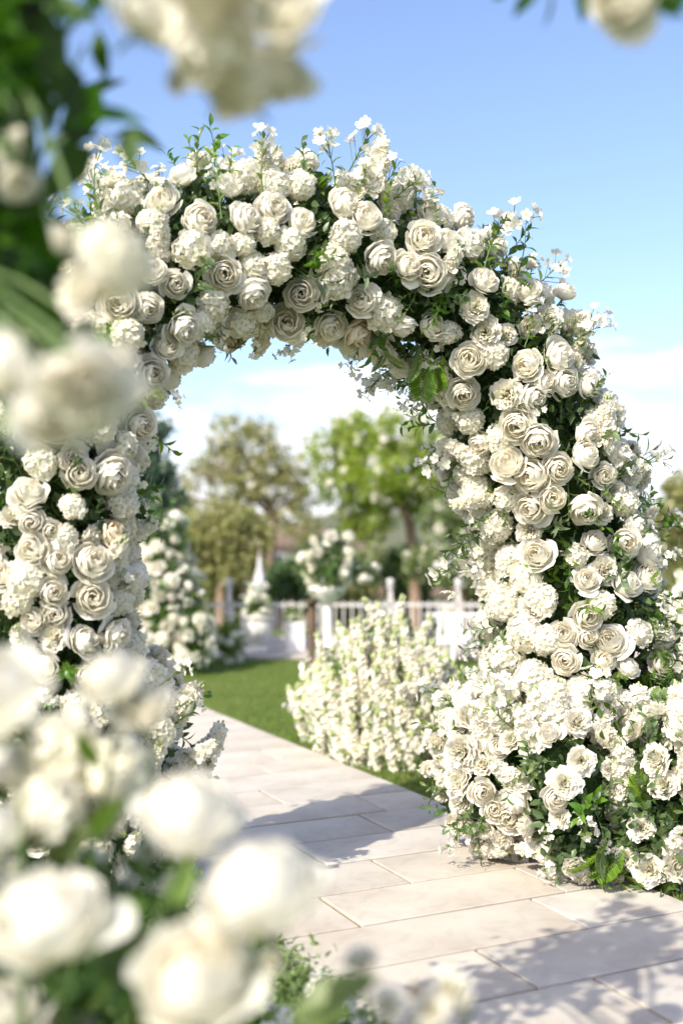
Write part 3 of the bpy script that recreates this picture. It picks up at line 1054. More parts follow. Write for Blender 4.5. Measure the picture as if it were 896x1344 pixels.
STOCK = [('s', 16, (0.20, 0.44), 0.030), ('T', 3, (0.15, 0.24), 0.03), ('L', 3, (0.14, 0.2), 0.03)]
plant('stock_bush', 'rounded bush of upright white stock flowers beside the lawn edge of the path', 'flower bush',
      [up(0.43, 6.75, 0.2, 0.22, 0.42, 0.20), up(0.20, 7.0, 0.2, 0.24, 0.60, 0.14), up(0.03, 7.2, 0.14, 0.2, 0.24, 0.17), up(0.44, 7.1, 0.2, 0.2, 0.58, 0.12), up(0.28, 7.1, 0.3, 0.2, 0.74, 0.08), up(0.58, 6.9, 0.15, 0.18, 0.3, 0.15)], STOCK, 330, 6500, 21, leaf_mat='leaf_light', pack=0.72, leaf_s=(0.025, 0.05))
plant('stock_bush', 'smaller clump of white stock at the far left of the stock bush', 'flower bush',
      [up(-0.13, 7.6, 0.12, 0.14, 0.30, 0.14), up(-0.02, 7.5, 0.12, 0.16, 0.46, 0.13)], STOCK + [('H', 3, (0.05, 0.06), 0.05)], 70, 1400, 22, leaf_mat='leaf_light')
plant('flower_shrub', 'leafy shrub with ruffled white blooms against the outer right foot of the arch', 'flower shrub',
      [up(1.24, 4.45, 0.15, 0.20, 0.50, 0.20, 0.05), up(1.50, 4.75, 0.2, 0.24, 0.75, 0.22, 0.1)],
      [('C', 8, (0.045, 0.065), 0.055), ('S', 6, (0.18, 0.25), 0.05), ('L', 6, (0.15, 0.24), 0.03), ('F', 2, (0.14, 0.2), 0.04)], 190, 4200, 23, pack=0.72)
plant('flower_shrub', 'pale white flowering shrub behind the outer right side of the arch', 'flower shrub',
      [up(2.35, 7.2, 0.2, 0.3, 0.85, 0.25), up(2.75, 7.5, 0.2, 0.3, 0.95, 0.26)],
      [('H', 6, (0.06, 0.09), 0.07), ('S', 5, (0.2, 0.3), 0.06)], 110, 2500, 24, leaf_mat='leaf_light')
plant('flower_column', 'floral column of white roses and greenery at the far left of the lawn', 'flower column',
      [up(-1.84, 11.6, 0.15, 0.36, 0.85, 0.34), up(-1.86, 11.6, 0.85, 0.34, 1.45, 0.22), up(-1.55, 11.5, 0.15, 0.22, 0.5, 0.2), up(-2.15, 11.8, 1.0, 0.25, 1.7, 0.2, -0.15)],
      [('R', 5, (0.05, 0.10), 0.08), ('C', 3, (0.05, 0.09), 0.07), ('H', 4, (0.06, 0.10), 0.08), ('T', 4, (0.2, 0.3), 0.05), ('L', 5, (0.2, 0.34), 0.05)], 260, 6500, 25, pack=0.62)
plant('flower_shrub', 'small white flowering plant at the left end of the fence', 'flower shrub',
      [up(-1.25, 12.5, 0.1, 0.14, 0.35, 0.12)], [('H', 5, (0.05, 0.07), 0.06), ('L', 4, (0.14, 0.2), 0.05)], 30, 700, 26, leaf_mat='leaf_light')
plant('flower_shrub', 'low white bush between the stock bush and the right foot of the arch', 'flower shrub',
      [up(0.92, 7.4, 0.12, 0.2, 0.32, 0.16), up(0.72, 6.5, 0.12, 0.18, 0.36, 0.14)], [('H', 4, (0.05, 0.07), 0.06), ('S', 6, (0.18, 0.26), 0.05), ('L', 4, (0.14, 0.2), 0.05)], 90, 2600, 27, leaf_mat='leaf_light')

# low ground cover at the left edge of the path, near the camera
g = np.random.default_rng(31)
n = 9000
sv = g.uniform(-3.4, -1.2, n)
wv = -PW - 0.02 - np.abs(g.normal(size=n)) * 0.17
loc = E0 + D1 * sv[:, None] + D2 * wv[:, None]
loc[:, 2] = np.abs(g.normal(size=n)) * 0.05 + 0.02
fr = frames(g.normal(size=(n, 3)) + np.array([0, 0, 1.0]), g.uniform(0, 6.28, n), g.uniform(0.018, 0.036, n))
o = scatter('ground_cover', LEAF_V, LEAF_F, fr, loc, 'leaf_light', g.uniform(0, 1, n), kind='stuff')
tag(o, 'low bright green ground cover along the near edge of the path', 'ground cover')
for i in range(12):
    p = on_path(g.uniform(-2.9, -2.1), -PW - g.uniform(0.05, 0.3), 0.05)
    t = thing('daisy_plant', (p[0], p[1], 0), 'tiny white flowered plant in the ground cover by the near path edge', 'flowers', 'tiny flowers in the ground cover')
    put('T', p + np.array([0, 0, -0.05]), unit(np.array([0, 0, 1.0]) + g.normal(size=3) * 0.25), g.uniform(0.12, 0.2), t)

# ================================================================== FENCE, URN, POST, BOUQUET
FY = 13.95
fence = thing('picket_fence', (0, FY, 0.05), 'low white picket fence along the terrace behind the lawn', 'fence')
x0, x1, ftop = -2.45, 2.75, 0.63
for z in (0.16, 0.56):
    mb = MB()
    mb.box(((x0 + x1) / 2, FY, z), (x1 - x0, 0.03, 0.035))
    link('rail', mb.mesh('rail', ['paint_old'], False), fence)
mb = MB()
mb.box((0, 0, 0), (0.017, 0.014, 0.50), 0, 0.004)
pick = mb.mesh('picket', ['paint_old'], False)
x = x0 + 0.06
while x < x1:
    link('picket', pick, fence, (x, FY - 0.026, 0.36))
    x += 0.105
mp_, mf = MB(), MB()
mp_.box((0, 0, 0), (0.05, 0.05, 0.72), 0, 0.006)
mp_ = mp_.mesh('post', ['paint_old'], False)
mf.lathe([(0.0, 0.0), (0.048, 0.0), (0.05, 0.015), (0.025, 0.025), (0.03, 0.04), (0.05, 0.065), (0.05, 0.085), (0.03, 0.11), (0.0, 0.12)], sides=14)
mf = mf.mesh('finial', ['paint_old'])
for px in (200, 301, 424, 512, 601, 690):
    X = (px - CX) / F * FY
    po = link('post', mp_, fence, (X, FY + 0.01, 0.41))
    fo = bpy.data.objects.new('finial', mf)
    COL.objects.link(fo)
    fo.parent = po
    fo.location = (0, 0, 0.36)

# white urn with its own planting
U = gnd(337, 861)
urn = thing('garden_urn', (U[0], U[1], 0.05), 'white stone urn standing on the terrace before the fence', 'urn')
mb = MB()
mb.lathe([(0.0, 0.0), (0.13, 0.0), (0.135, 0.03), (0.07, 0.05), (0.06, 0.08), (0.10, 0.11), (0.165, 0.19), (0.185, 0.28), (0.175, 0.35), (0.16, 0.385)], (U[0], U[1], 0.05), 0, 24)
link('bowl', mb.mesh('bowl', ['stone']), urn)
mb = MB()
mb.lathe([(0.155, 0.38), (0.19, 0.385), (0.20, 0.40), (0.195, 0.42), (0.165, 0.425), (0.14, 0.39), (0.0, 0.375)], (U[0], U[1], 0.052), 0, 24)
link('rim', mb.mesh('rim', ['stone']), urn)
plant('urn_bouquet', 'loose white and green flowers growing from the stone urn', 'flowers',
      [up(U[0], U[1], 0.50, 0.13, 0.68, 0.10)], [('R', 4, (0.045, 0.06), 0.06), ('H', 3, (0.05, 0.07), 0.06), ('L', 6, (0.18, 0.28), 0.05), ('T', 4, (0.18, 0.26), 0.05)], 45, 500, 28, leaf_mat='leaf_light', shrink=0.05)

# bronze post
B = gnd(409, 902)
post = thing('garden_post', (B[0], B[1], 0), 'slim dark bronze post with a flared cap standing on the lawn', 'post')
mb = MB()
mb.lathe([(0.0, 0.0), (0.07, 0.0), (0.07, 0.02), (0.045, 0.035), (0.0, 0.035)], (B[0], B[1], 0.004), 0, 14)
link('base', mb.mesh('base', ['bronze']), post)
mb = MB()
mb.tube([(B[0], B[1], 0.03), (B[0], B[1], 0.75)], 0.033, 0, 12)
link('shaft', mb.mesh('shaft', ['bronze']), post)
mb = MB()
mb.lathe([(0.033, 0.74), (0.04, 0.75), (0.045, 0.765), (0.08, 0.785), (0.085, 0.80), (0.0, 0.81)], (B[0], B[1], 0), 0, 16)
link('cap', mb.mesh('cap', ['bronze']), post)

# white pedestal and the bouquet that stands on it
Q = np.array([(430 - CX) / F * 11.3, 11.3, 0.0])
ped = thing('flower_pedestal', (Q[0], Q[1], 0), 'slim white pedestal with a shallow bowl just behind the bronze post', 'pedestal')
mb = MB()
mb.lathe([(0.0, 0.0), (0.14, 0.0), (0.14, 0.03), (0.05, 0.05), (0.0, 0.05)], (Q[0], Q[1], 0.004), 0, 16)
link('foot', mb.mesh('foot', ['paint']), ped)
mb = MB()
mb.tube([(Q[0], Q[1], 0.05), (Q[0], Q[1], 0.72)], 0.032, 0, 12)
link('column', mb.mesh('column', ['paint']), ped)
mb = MB()
mb.lathe([(0.03, 0.70), (0.07, 0.73), (0.15, 0.80), (0.20, 0.87), (0.205, 0.89), (0.18, 0.885), (0.0, 0.86)], (Q[0], Q[1], 0), 0, 20)
link('bowl', mb.mesh('bowl', ['paint']), ped)
plant('pedestal_bouquet', 'large round bouquet of white roses on the slim pedestal', 'bouquet',
      [(np.array([Q[0] + 0.02, Q[1], 1.08]), 0.24, np.array([Q[0] + 0.06, Q[1], 1.30]), 0.16), (np.array([Q[0] - 0.16, Q[1], 1.08]), 0.13, np.array([Q[0] + 0.36, Q[1], 1.04]), 0.12)],
      [('R', 7, (0.06, 0.085), 0.08), ('H', 3, (0.06, 0.085), 0.08), ('L', 5, (0.18, 0.28), 0.05), ('S', 2, (0.2, 0.28), 0.05)], 85, 1500, 29, pack=0.85)

# white planter box and folded parasol
bx = gnd(388, 857)
pl = thing('planter_box', (bx[0], bx[1], 0.05), 'plain white square planter box standing before the fence', 'planter')
mb = MB()
mb.box((bx[0], bx[1], 0.05 + 0.15), (0.21, 0.21, 0.30), 0, 0.012)
link('box', mb.mesh('box', ['paint'], False), pl)
mb = MB()
mb.box((bx[0], bx[1], 0.357), (0.235, 0.235, 0.03), 0, 0.008)
link('rim', mb.mesh('rim', ['paint'], False), pl)
plant('box_plant', 'small leafy green plant in and beside the planter box', 'plant',
      [up(bx[0] - 0.02, bx[1], 0.42, 0.05, 0.50, 0.04)], [('L', 5, (0.10, 0.16), 0.03), ('T', 2, (0.12, 0.16), 0.03)], 18, 200, 32, leaf_mat='leaf_light', shrink=0.03)
Pq = np.array([(341 - CX) / F * 15.6, 15.6, 0.0])
par = thing('folded_parasol', (Pq[0], Pq[1], 0), 'folded white parasol on a thin pole behind the fence', 'parasol')
mb = MB()
mb.tube([(Pq[0], Pq[1], 0.0), (Pq[0], Pq[1], 1.22)], 0.02, 0, 8)
link('pole', mb.mesh('pole', ['wood']), par)
mb = MB()
th = np.arange(24) * 2 * math.pi / 24
rows = []
for z, r in ((0.50, 0.05), (0.58, 0.085), (0.72, 0.105), (0.86, 0.085), (0.96, 0.045), (1.12, 0.03), (1.24, 0.008)):
    rr = 0.72 * r * (1 + 0.22 * np.cos(th * 6))
    rows.append(np.stack([Pq[0] + rr * np.cos(th), Pq[1] + rr * np.sin(th), np.full(24, z)], 1))
mb.grid(np.array(rows), 0, 0.0, wrap=True)
link('canopy', mb.mesh('canopy', ['cloth']), par)

# white slatted bench at the right
bq = gnd(606, 872)
bench = thing('garden_bench', (bq[0], bq[1], 0), 'low white slatted garden bench seen between the stock bush and the arch', 'bench')
BW = 0.78
for sx in (-0.36, -0.12, 0.36):
    for sy in (-0.13, 0.13):
        mb = MB()
        hgt = 0.52 if sy > 0 else 0.24
        mb.box((bq[0] + sx, bq[1] + sy, hgt / 2), (0.035, 0.035, hgt), 0, 0.004)
        link('leg', mb.mesh('leg', ['paint'], False), bench)
for i in range(5):
    mb = MB()
    mb.box((bq[0], bq[1] - 0.14 + i * 0.062, 0.255), (BW, 0.05, 0.022), 0, 0.004)
    link('seat_slat', mb.mesh('seat_slat', ['paint'], False), bench)
mb = MB()
mb.box((bq[0], bq[1] + 0.13, 0.535), (BW, 0.045, 0.03), 0, 0.004)
link('top_rail', mb.mesh('top_rail', ['paint'], False), bench)
for i in range(9):
    mb = MB()
    mb.box((bq[0] - 0.32 + i * 0.08, bq[1] + 0.13, 0.395), (0.022, 0.018, 0.245))
    link('back_slat', mb.mesh('back_slat', ['paint'], False), bench)


# ================================================================== TREES AND SHRUBS BEHIND
def crown(parent, clumps, n, size, mat, g, flat=0.85, name='crown', dens=0.5, tmu=0.4):
    cs = np.array([q[:3] for q in clumps], float)
    rs = np.array([q[3] for q in clumps], float)
    k = g.choice(len(cs), n, p=rs ** 2 / (rs ** 2).sum())
    d = g.normal(size=(n, 3))
    d /= np.linalg.norm(d, axis=1)[:, None]
    # twig tufts: leaves gather round tuft centres inside each clump
    nt = max(6, n // 26)
    kt = g.choice(len(cs), nt, p=rs ** 2 / (rs ** 2).sum())
    dt = g.normal(size=(nt, 3))
    dt /= np.linalg.norm(dt, axis=1)[:, None]
    tuft = cs[kt] + dt * (rs[kt] * g.uniform(0.25, 1.08, nt) ** dens)[:, None] * np.array([1, 1, flat])
    ti = g.integers(0, nt, n)
    spread = np.median(rs) * 0.17
    pos = tuft[ti] + g.normal(size=(n, 3)) * spread
    fr = frames(g.normal(size=(n, 3)) + np.array([0, 0, 0.5]), g.uniform(0, 6.28, n), g.uniform(0.7, 1.3, n) * size)
    tone = np.clip(g.normal(tmu, 0.2, nt)[ti] + g.normal(size=n) * 0.18, 0, 1)
    return scatter(name, LEAF_V, LEAF_F, fr, pos, mat, tone, parent, kind='stuff'), tuft


def tree(name, label, cat, base, trunk, clumps, n, size, mat, seed, blossom=0, r0=0.07, group=None, tmu=0.4, dens=0.5, bsize=0.06):
    g = np.random.default_rng(seed)
    base = np.array([base[0], base[1], float(ground_z(base[0], base[1]))])
    t = thing(name, base, label, cat, group)
    mb = MB()
    pts = [base - [0, 0, 0.05]] + [np.array(p, float) for p in trunk]
    mb.tube(pts, np.linspace(r0, r0 * 0.45, len(pts)), 0, 8)
    top = pts[-1]
    for c in clumps:
        c3 = np.array(c[:3], float)
        j = pts[max(1, len(pts) - 1 - int(g.integers(0, 2)))]
        mid = (j + c3) / 2 + g.normal(size=3) * 0.08 - np.array([0, 0, 0.04])
        mb.tube([j, mid, c3], [r0 * 0.42, r0 * 0.28, r0 * 0.14], 0, 6)
        for _ in range(3):
            mb.tube([mid * 0.5 + c3 * 0.5, c3 + g.normal(size=3) * c[3] * 0.55], [r0 * 0.14, r0 * 0.06], 0, 4)
    link('trunk', mb.mesh('trunk', ['wood']), t)
    _, tuft = crown(t, clumps, n, size, mat, g, tmu=tmu, dens=dens)
    if blossom:
        q = tuft[g.integers(0, len(tuft), blossom)]
        q = np.repeat(q, 5, 0) + g.normal(size=(blossom * 5, 3)) * 0.025
        m = len(q)
        fr = frames(g.normal(size=(m, 3)) + np.array([-0.2, -0.6, 0.4]), g.uniform(0, 6.28, m), g.uniform(0.7, 1.2, m) * bsize)
        pv = [(0, 0, 0), (0.5, -0.6, 0.2), (1, 0, 0.3), (0.5, 0.6, 0.2), (-0.5, 0.6, 0.2), (-1, 0, 0.3), (-0.5, -0.6, 0.2)]
        scatter('blossom', pv, [(0, 1, 2), (0, 2, 3), (0, 3, 4), (0, 4, 5), (0, 5, 6), (0, 6, 1)], fr, q, 'white', g.uniform(0, 0.3, m), t, kind='stuff')
    return t


def A(px, py, Y, rpx):
    p = at(px, py, Y)
    return (p[0], p[1], p[2], rpx * Y / F)


# round tree in the middle of the arch opening
Y = 18.0
tree('blossom_tree', 'round yellow green tree with white blossoms in the middle of the arch opening', 'tree', (at(545, 790, Y)[0], Y),
     [at(545, 760, Y), at(538, 690, Y), at(520, 640, Y), at(508, 605, Y)],
     [A(440, 600, Y, 36), A(475, 575, Y + .3, 42), A(520, 575, Y, 44), A(560, 590, Y, 40), A(450, 640, Y - .2, 36), A(500, 630, Y - .5, 40), A(545, 640, Y + .2, 36), A(480, 680, Y, 36), A(585, 620, Y, 36), A(455, 690, Y + .4, 22)],
     10000, 0.095, 'leaf_tree', 41, 240, 0.11, tmu=0.55, bsize=0.075)
Y = 16.5
tree('blossom_tree', 'dark green tree with white blossoms just left of the right arch leg', 'tree', (at(605, 800, Y)[0], Y),
     [at(605, 770, Y), at(600, 720, Y), at(600, 680, Y)],
     [A(610, 600, Y, 40), A(640, 650, Y, 42), A(595, 680, Y, 38), A(640, 710, Y, 40), A(600, 740, Y, 36), A(560, 740, Y + .3, 28), A(650, 760, Y, 34)], 10000, 0.09, 'leaf_light', 42, 200, 0.09, tmu=0.3, bsize=0.075)
Y = 20.0
tree('airy_tree', 'airy thin leaved tree with sky showing through left of the round tree', 'tree', (at(350, 800, Y)[0], Y),
     [at(352, 760, Y), at(356, 720, Y), at(358, 680, Y), at(345, 640, Y)],
     [A(305, 570, Y, 30), A(330, 590, Y, 32), A(300, 610, Y, 30), A(345, 630, Y, 36), A(372, 610, Y, 28), A(310, 640, Y, 34), A(372, 650, Y, 32), A(395, 655, Y, 22), A(275, 590, Y, 22), A(340, 560, Y, 20), A(262, 625, Y, 24), A(390, 625, Y, 20), A(240, 650, Y, 22), A(300, 675, Y, 30), A(395, 690, Y, 24)],
     8200, 0.075, 'leaf_olive', 43, 70, 0.11, tmu=0.5, dens=0.3)
Y = 17.2
tree('weeping_shrub', 'olive green weeping shrub behind the fence left of the airy tree', 'shrub', (at(290, 800, Y)[0], Y),
     [at(290, 760, Y), at(288, 720, Y)],
     [A(260, 700, Y, 34), A(295, 690, Y, 38), A(325, 705, Y, 32), A(250, 730, Y, 28), A(285, 735, Y, 34), A(320, 740, Y, 28), A(240, 680, Y + .3, 24)], 9000, 0.09, 'leaf_olive', 44, 12, 0.09, tmu=0.6)
Y = 12.6
tree('climbing_shrub', 'tall blue green shrub with small white flowers behind the left arch leg', 'shrub', (at(175, 860, Y)[0], Y),
     [at(178, 780, Y), at(180, 700, Y), at(182, 640, Y)],
     [A(190, 580, Y, 26), A(205, 620, Y, 26), A(170, 610, Y, 34), A(200, 660, Y, 32), A(170, 680, Y, 36), A(205, 560, Y, 16), A(150, 560, Y, 30), A(130, 640, Y, 40), A(185, 720, Y, 30), A(228, 655, Y, 14)], 9000, 0.07, 'leaf_blue', 45, 150, 0.06, tmu=0.4, bsize=0.04)
Y = 14.5
tree('garden_tree', 'olive brown tree at the right picture edge beyond the arch', 'tree', (at(905, 830, Y)[0], Y),
     [at(903, 780, Y), at(900, 720, Y)],
     [A(880, 680, Y, 30), A(905, 660, Y, 34), A(930, 700, Y, 40), A(880, 720, Y, 28), A(910, 740, Y, 34), A(895, 640, Y, 20)], 6500, 0.08, 'leaf_olive', 46, 60, 0.08, tmu=0.3)
# hedge plants closing the garden behind the fence
hd = np.random.default_rng(51)
hl = {215: 'dark hedge bush behind the left end of the fence', 300: 'dark hedge bush behind the urn', 385: 'dark hedge bush below the brown roof', 470: 'dark hedge bush right of the pedestal bouquet',
      560: 'dark hedge bush behind the bench', 660: 'dark hedge bush hidden partly by the right arch leg', 850: 'dark hedge bush outside the right arch leg'}
for px, lb in hl.items():
    Y = 19.5 + hd.uniform(-0.6, 0.8)
    tree('hedge_bush', lb, 'bush', (at(px, 800, Y)[0], Y), [at(px, 800, Y)],
         [A(px + hd.uniform(-35, 35), 770 + hd.uniform(-30, 35), Y + hd.uniform(-.3, .3), hd.uniform(26, 36)) for _ in range(6)], 3600, 0.10, 'leaf_olive' if hd.uniform() < 0.5 else 'leaf', int(px), 8, 0.06, 'hedge bushes behind the fence', tmu=0.35)

# houses down the slope
M['wall'] = material('house_render', (0.50, 0.42, 0.34), 0.9, 0.1, noise=(1.5, (0.43, 0.36, 0.29), 0.4, 0.7))
M['roof'] = material('clay_tiles', (0.17, 0.12, 0.095), 0.85, 0.15, noise=(5, (0.22, 0.16, 0.13), 0.4, 0.7))
M['pane'] = material('window_pane', (0.05, 0.06, 0.07), 0.1, 0.6)


def house(label, px0, px1, y_ridge, y_eave, Y, doorpx=None):
    a, b = at(px0, y_eave, Y), at(px1, y_eave, Y)
    zr = at(0, y_ridge, Y)[2]
    ze = a[2]
    zb = float(ground_z(0, Y)) - 0.02
    w, d, cx = b[0] - a[0], 5.0, (a[0] + b[0]) / 2
    t = thing('house', (cx, Y, zb), label, 'house', 'houses down the slope')
    mb = MB()
    mb.box((cx, Y, (zb + ze) / 2), (w - 0.7, d - 0.7, ze - zb))
    link('wall', mb.mesh('wall', ['wall'], False), t)
    mb = MB()
    x0_, x1_, y0_, y1_ = cx - w / 2, cx + w / 2, Y - d / 2, Y + d / 2
    rx = min(w * 0.28, 2.2)
    rows = 7
    for i in range(rows):                        # stepped courses of tiles, each lapping the one below
        f0, f1 = i / rows, (i + 1) / rows
        for (A0, B0, A1, B1) in (((x0_, y0_), (x1_, y0_), (x0_ + rx, Y), (x1_ - rx, Y)), ((x1_, y1_), (x0_, y1_), (x1_ - rx, Y), (x0_ + rx, Y)),
                                 ((x1_, y0_), (x1_, y1_), (x1_ - rx, Y), (x1_ - rx, Y)), ((x0_, y1_), (x0_, y0_), (x0_ + rx, Y), (x0_ + rx, Y))):
            A0, B0, A1, B1 = map(np.array, (A0, B0, A1, B1))
            q = [A0 + (A1 - A0) * f0, B0 + (B1 - B0) * f0, B0 + (B1 - B0) * f1, A0 + (A1 - A0) * f1]
            z0, z1 = ze + (zr - ze) * f0, ze + (zr - ze) * f1
            mb.add([(*q[0], z0 + 0.07), (*q[1], z0 + 0.07), (*q[2], z1 + 0.02), (*q[3], z1 + 0.02)], [(0, 1, 2, 3)])
            mb.add([(*q[0], z0 - 0.02), (*q[1], z0 - 0.02), (*q[1], z0 + 0.07), (*q[0], z0 + 0.07)], [(0, 1, 2, 3)])
    link('roof', mb.mesh('roof', ['roof'], False), t)
    for k in range(3):
        x = cx + (k - 1) * w * 0.28
        mb = MB()
        mb.box((x, Y - d / 2 + 0.345, ze - 0.85), (0.95, 0.06, 1.15))
        wd = link('window', mb.mesh('window', ['paint'], False), t)
        for sx in (-0.22, 0.22):
            m2 = MB()
            m2.box((x + sx, Y - d / 2 + 0.31, ze - 0.85), (0.38, 0.03, 1.0))
            link('pane', m2.mesh('pane', ['pane'], False), wd)


house('low house with a brown tiled roof beyond the pedestal bouquet', 330, 480, 694, 716, 44)
house('low house with a brown tiled roof behind the weeping shrub', 190, 350, 742, 772, 40)
house('low house with a brown tiled roof right of the blossom tree trunk', 470, 640, 752, 776, 40)


# ================================================================== NEAR FLOWERS, OUT OF FOCUS
M['leaf_near'] = material('near_leaf', (0.032, 0.088, 0.010), 0.5, 0.2, 0.35, 0.2, 0.012, c2=(0.07, 0.14, 0.03), tcol=(1.7, 1.8, 0.6))
LEAFS = []
for k, (wd, mt) in enumerate(((0.45, 'leaf_near'), (0.55, 'leaf_near'), (0.38, 'leaf_light'))):
    mb = MB()
    leaf(mb, np.zeros(3), (0, 1, 0), 1.0, wd, 0, np.random.default_rng(k), 0.4, (0, 0, 1))
    mb.tube([(0, -0.25, 0.02), (0, 0.0, 0.0)], 0.012, 1, 5)
    LEAFS.append(mb.mesh('leaf', [mt, 'stem']))


def near_leaf(parent, px, py, px2, py2, Y, k=0, g=rng):
    """one leaf from its base pixel to its tip pixel"""
    a, b = at(px, py, Y), at(px2, py2, Y + g.normal() * 0.03)
    y = unit(b - a)
    z = unit(np.array([0.1, -0.7, 0.5]) + g.normal(size=3) * 0.45)
    x = unit(np.cross(y, z))
    z = np.cross(x, y)
    m = Matrix(np.stack([x, y, z], 1).tolist()) * float(np.linalg.norm(b - a))
    return link('leaf', LEAFS[k], parent, mat=Matrix.Translation(Vector(a)) @ m.to_4x4())


def near_bloom(parent, kd, px, py, dia, real, g, root=None, tilt=(-0.15, -0.3, 0.85)):
    Yb = real * F / dia
    p = at(px, py, Yb)
    z = unit(np.array(tilt) + g.normal(size=3) * 0.3)
    put(kd, p, z, real / 2 * 1.05, parent, None, int(g.choice((0, 3, 7))) if kd == 'R' else None)
    if root is not None:
        e = p - z * real * 0.3
        root = np.asarray(root, float)
        mb = MB()
        ts = np.linspace(0, 1, 7)
        q = [root * (1 - t) + e * t + np.array([0, 0, 0.06 * math.sin(t * 3.1)]) for t in ts]
        mb.tube(q, np.linspace(0.006, 0.004, 7), 0, 6)
        link('stem', mb.mesh('stem', ['stem']), parent)
    return p


# rose bush in the lower left corner
g = np.random.default_rng(61)
bush = thing('rose_bush', (-0.50, 1.75, 0), 'out of focus bush of large white roses filling the lower left corner', 'rose bush')
root = np.array([-0.45, 1.85, 0.02])
for kd, px, py, dia, real in (('R', 5, 925, 150, 0.125), ('R', 150, 900, 92, 0.085), ('C', 190, 935, 86, 0.08), ('H', 85, 985, 110, 0.11), ('H', 150, 1010, 100, 0.10), ('C', 30, 1015, 100, 0.10), ('H', 60, 1065, 105, 0.10), ('C', 130, 1075, 90, 0.09),
                              ('R', 245, 1085, 145, 0.12), ('R', 345, 1185, 165, 0.125), ('R', 62, 1222, 165, 0.125), ('R', 258, 1292, 160, 0.12), ('R', -20, 1110, 120, 0.11), ('R', 5, 1340, 110, 0.10), ('C', 85, 1340, 70, 0.07),
                              ('C', 195, 1118, 34, 0.035), ('C', 228, 1160, 36, 0.035), ('C', 205, 1235, 50, 0.05), ('C', 168, 1165, 34, 0.04), ('C', 355, 1262, 34, 0.03), ('H', 10, 1170, 90, 0.09), ('H', 110, 1140, 60, 0.07)):
    near_bloom(bush, kd, px, py, dia, real * 1.28, g, root + g.normal(size=3) * np.array([0.08, 0.08, 0]))
for px, py, px2, py2, Y, k in ((140, 1200, 190, 1185, 1.35, 2), (150, 1240, 120, 1180, 1.4, 2), (230, 1200, 245, 1130, 1.3, 2), (180, 1290, 130, 1250, 1.3, 0), (160, 1330, 200, 1270, 1.25, 0), (130, 1300, 170, 1240, 1.45, 0), (200, 1250, 150, 1210, 1.5, 0),
                              (110, 1330, 150, 1290, 1.3, 2), (300, 1230, 340, 1260, 1.5, 0), (120, 1100, 150, 1060, 1.4, 2), (60, 1140, 100, 1100, 1.45, 2), (30, 1150, 70, 1180, 1.5, 0), (100, 960, 125, 1000, 1.4, 2), (50, 1090, 30, 1140, 1.4, 0),
                              (160, 1120, 200, 1150, 1.5, 0), (330, 1290, 300, 1340, 1.4, 0), (340, 1310, 370, 1350, 1.3, 0), (380, 1344, 465, 1290, 1.35, 2), (395, 1350, 455, 1330, 1.4, 2), (210, 1180, 240, 1220, 1.5, 0), (60, 1300, 100, 1270, 1.5, 0),
                              (150, 1270, 190, 1310, 1.4, 0), (20, 1280, 60, 1310, 1.4, 0), (180, 1200, 215, 1170, 1.45, 0), (190, 1330, 175, 1270, 1.4, 2)):
    near_leaf(bush, px, py, px + (px2 - px) * 1.3, py + (py2 - py) * 1.3, Y * 1.25, k, g)
n = 2600
pos = np.stack([g.normal(-0.50, 0.20, n), g.normal(1.95, 0.18, n), g.uniform(0.05, 0.98, n)], 1)
keep = (pos[:, 2] < 0.85 - 0.9 * np.abs(pos[:, 0] + 0.50))
pos = pos[keep]
m = len(pos)
scatter('foliage', LEAF_V, LEAF_F, frames(g.normal(size=(m, 3)) + np.array([0, 0, 0.7]), g.uniform(0, 6.28, m), g.uniform(0.035, 0.06, m)), pos, 'leaf_near', g.uniform(0, 1, m), bush, kind='stuff')

spr = thing('blossom_plant', (0.09, 1.75, 0), 'small blurred white blossoms on thin stems at the bottom centre', 'flowers')
for kd, px, py, dia, real in (('C', 475, 1262, 46, 0.05), ('C', 510, 1318, 42, 0.045), ('C', 590, 1300, 54, 0.06), ('C', 565, 1325, 46, 0.05), ('C', 610, 1318, 34, 0.04), ('c', 548, 1302, 24, 0.027)):
    near_bloom(spr, kd, px, py, dia, real, g, (0.09, 1.75, 0.03))

# slim iron hoop over the camera, wound with leaves and roses
hoop = thing('rose_hoop', (-0.80, 1.75, 0), 'out of focus garland of dark leaves and cream roses hanging in the upper left', 'garland')
mb = MB()
hp = [(-0.80, 1.75, 0.0), (-0.80, 1.75, 0.6), (-0.79, 1.75, 1.2), (-0.72, 1.74, 1.75), (-0.55, 1.72, 2.12), (-0.28, 1.68, 2.30), (0.0, 1.66, 2.36), (0.32, 1.66, 2.31), (0.68, 1.68, 2.14), (0.98, 1.70, 1.78), (1.12, 1.72, 1.2), (1.15, 1.72, 0.6), (1.15, 1.72, 0.0)]
hq = np.array(hp)
tt = np.linspace(0, len(hq) - 1, 73)
sm = np.stack([np.interp(tt, np.arange(len(hq)), hq[:, k]) for k in range(3)], 1)
for _ in range(14):
    sm[1:-1] = (sm[:-2] + 2 * sm[1:-1] + sm[2:]) / 4
mb.tube(sm, 0.008, 0, 8)
link('iron_rod', mb.mesh('iron_rod', ['iron']), hoop)
hp = np.array(hp)
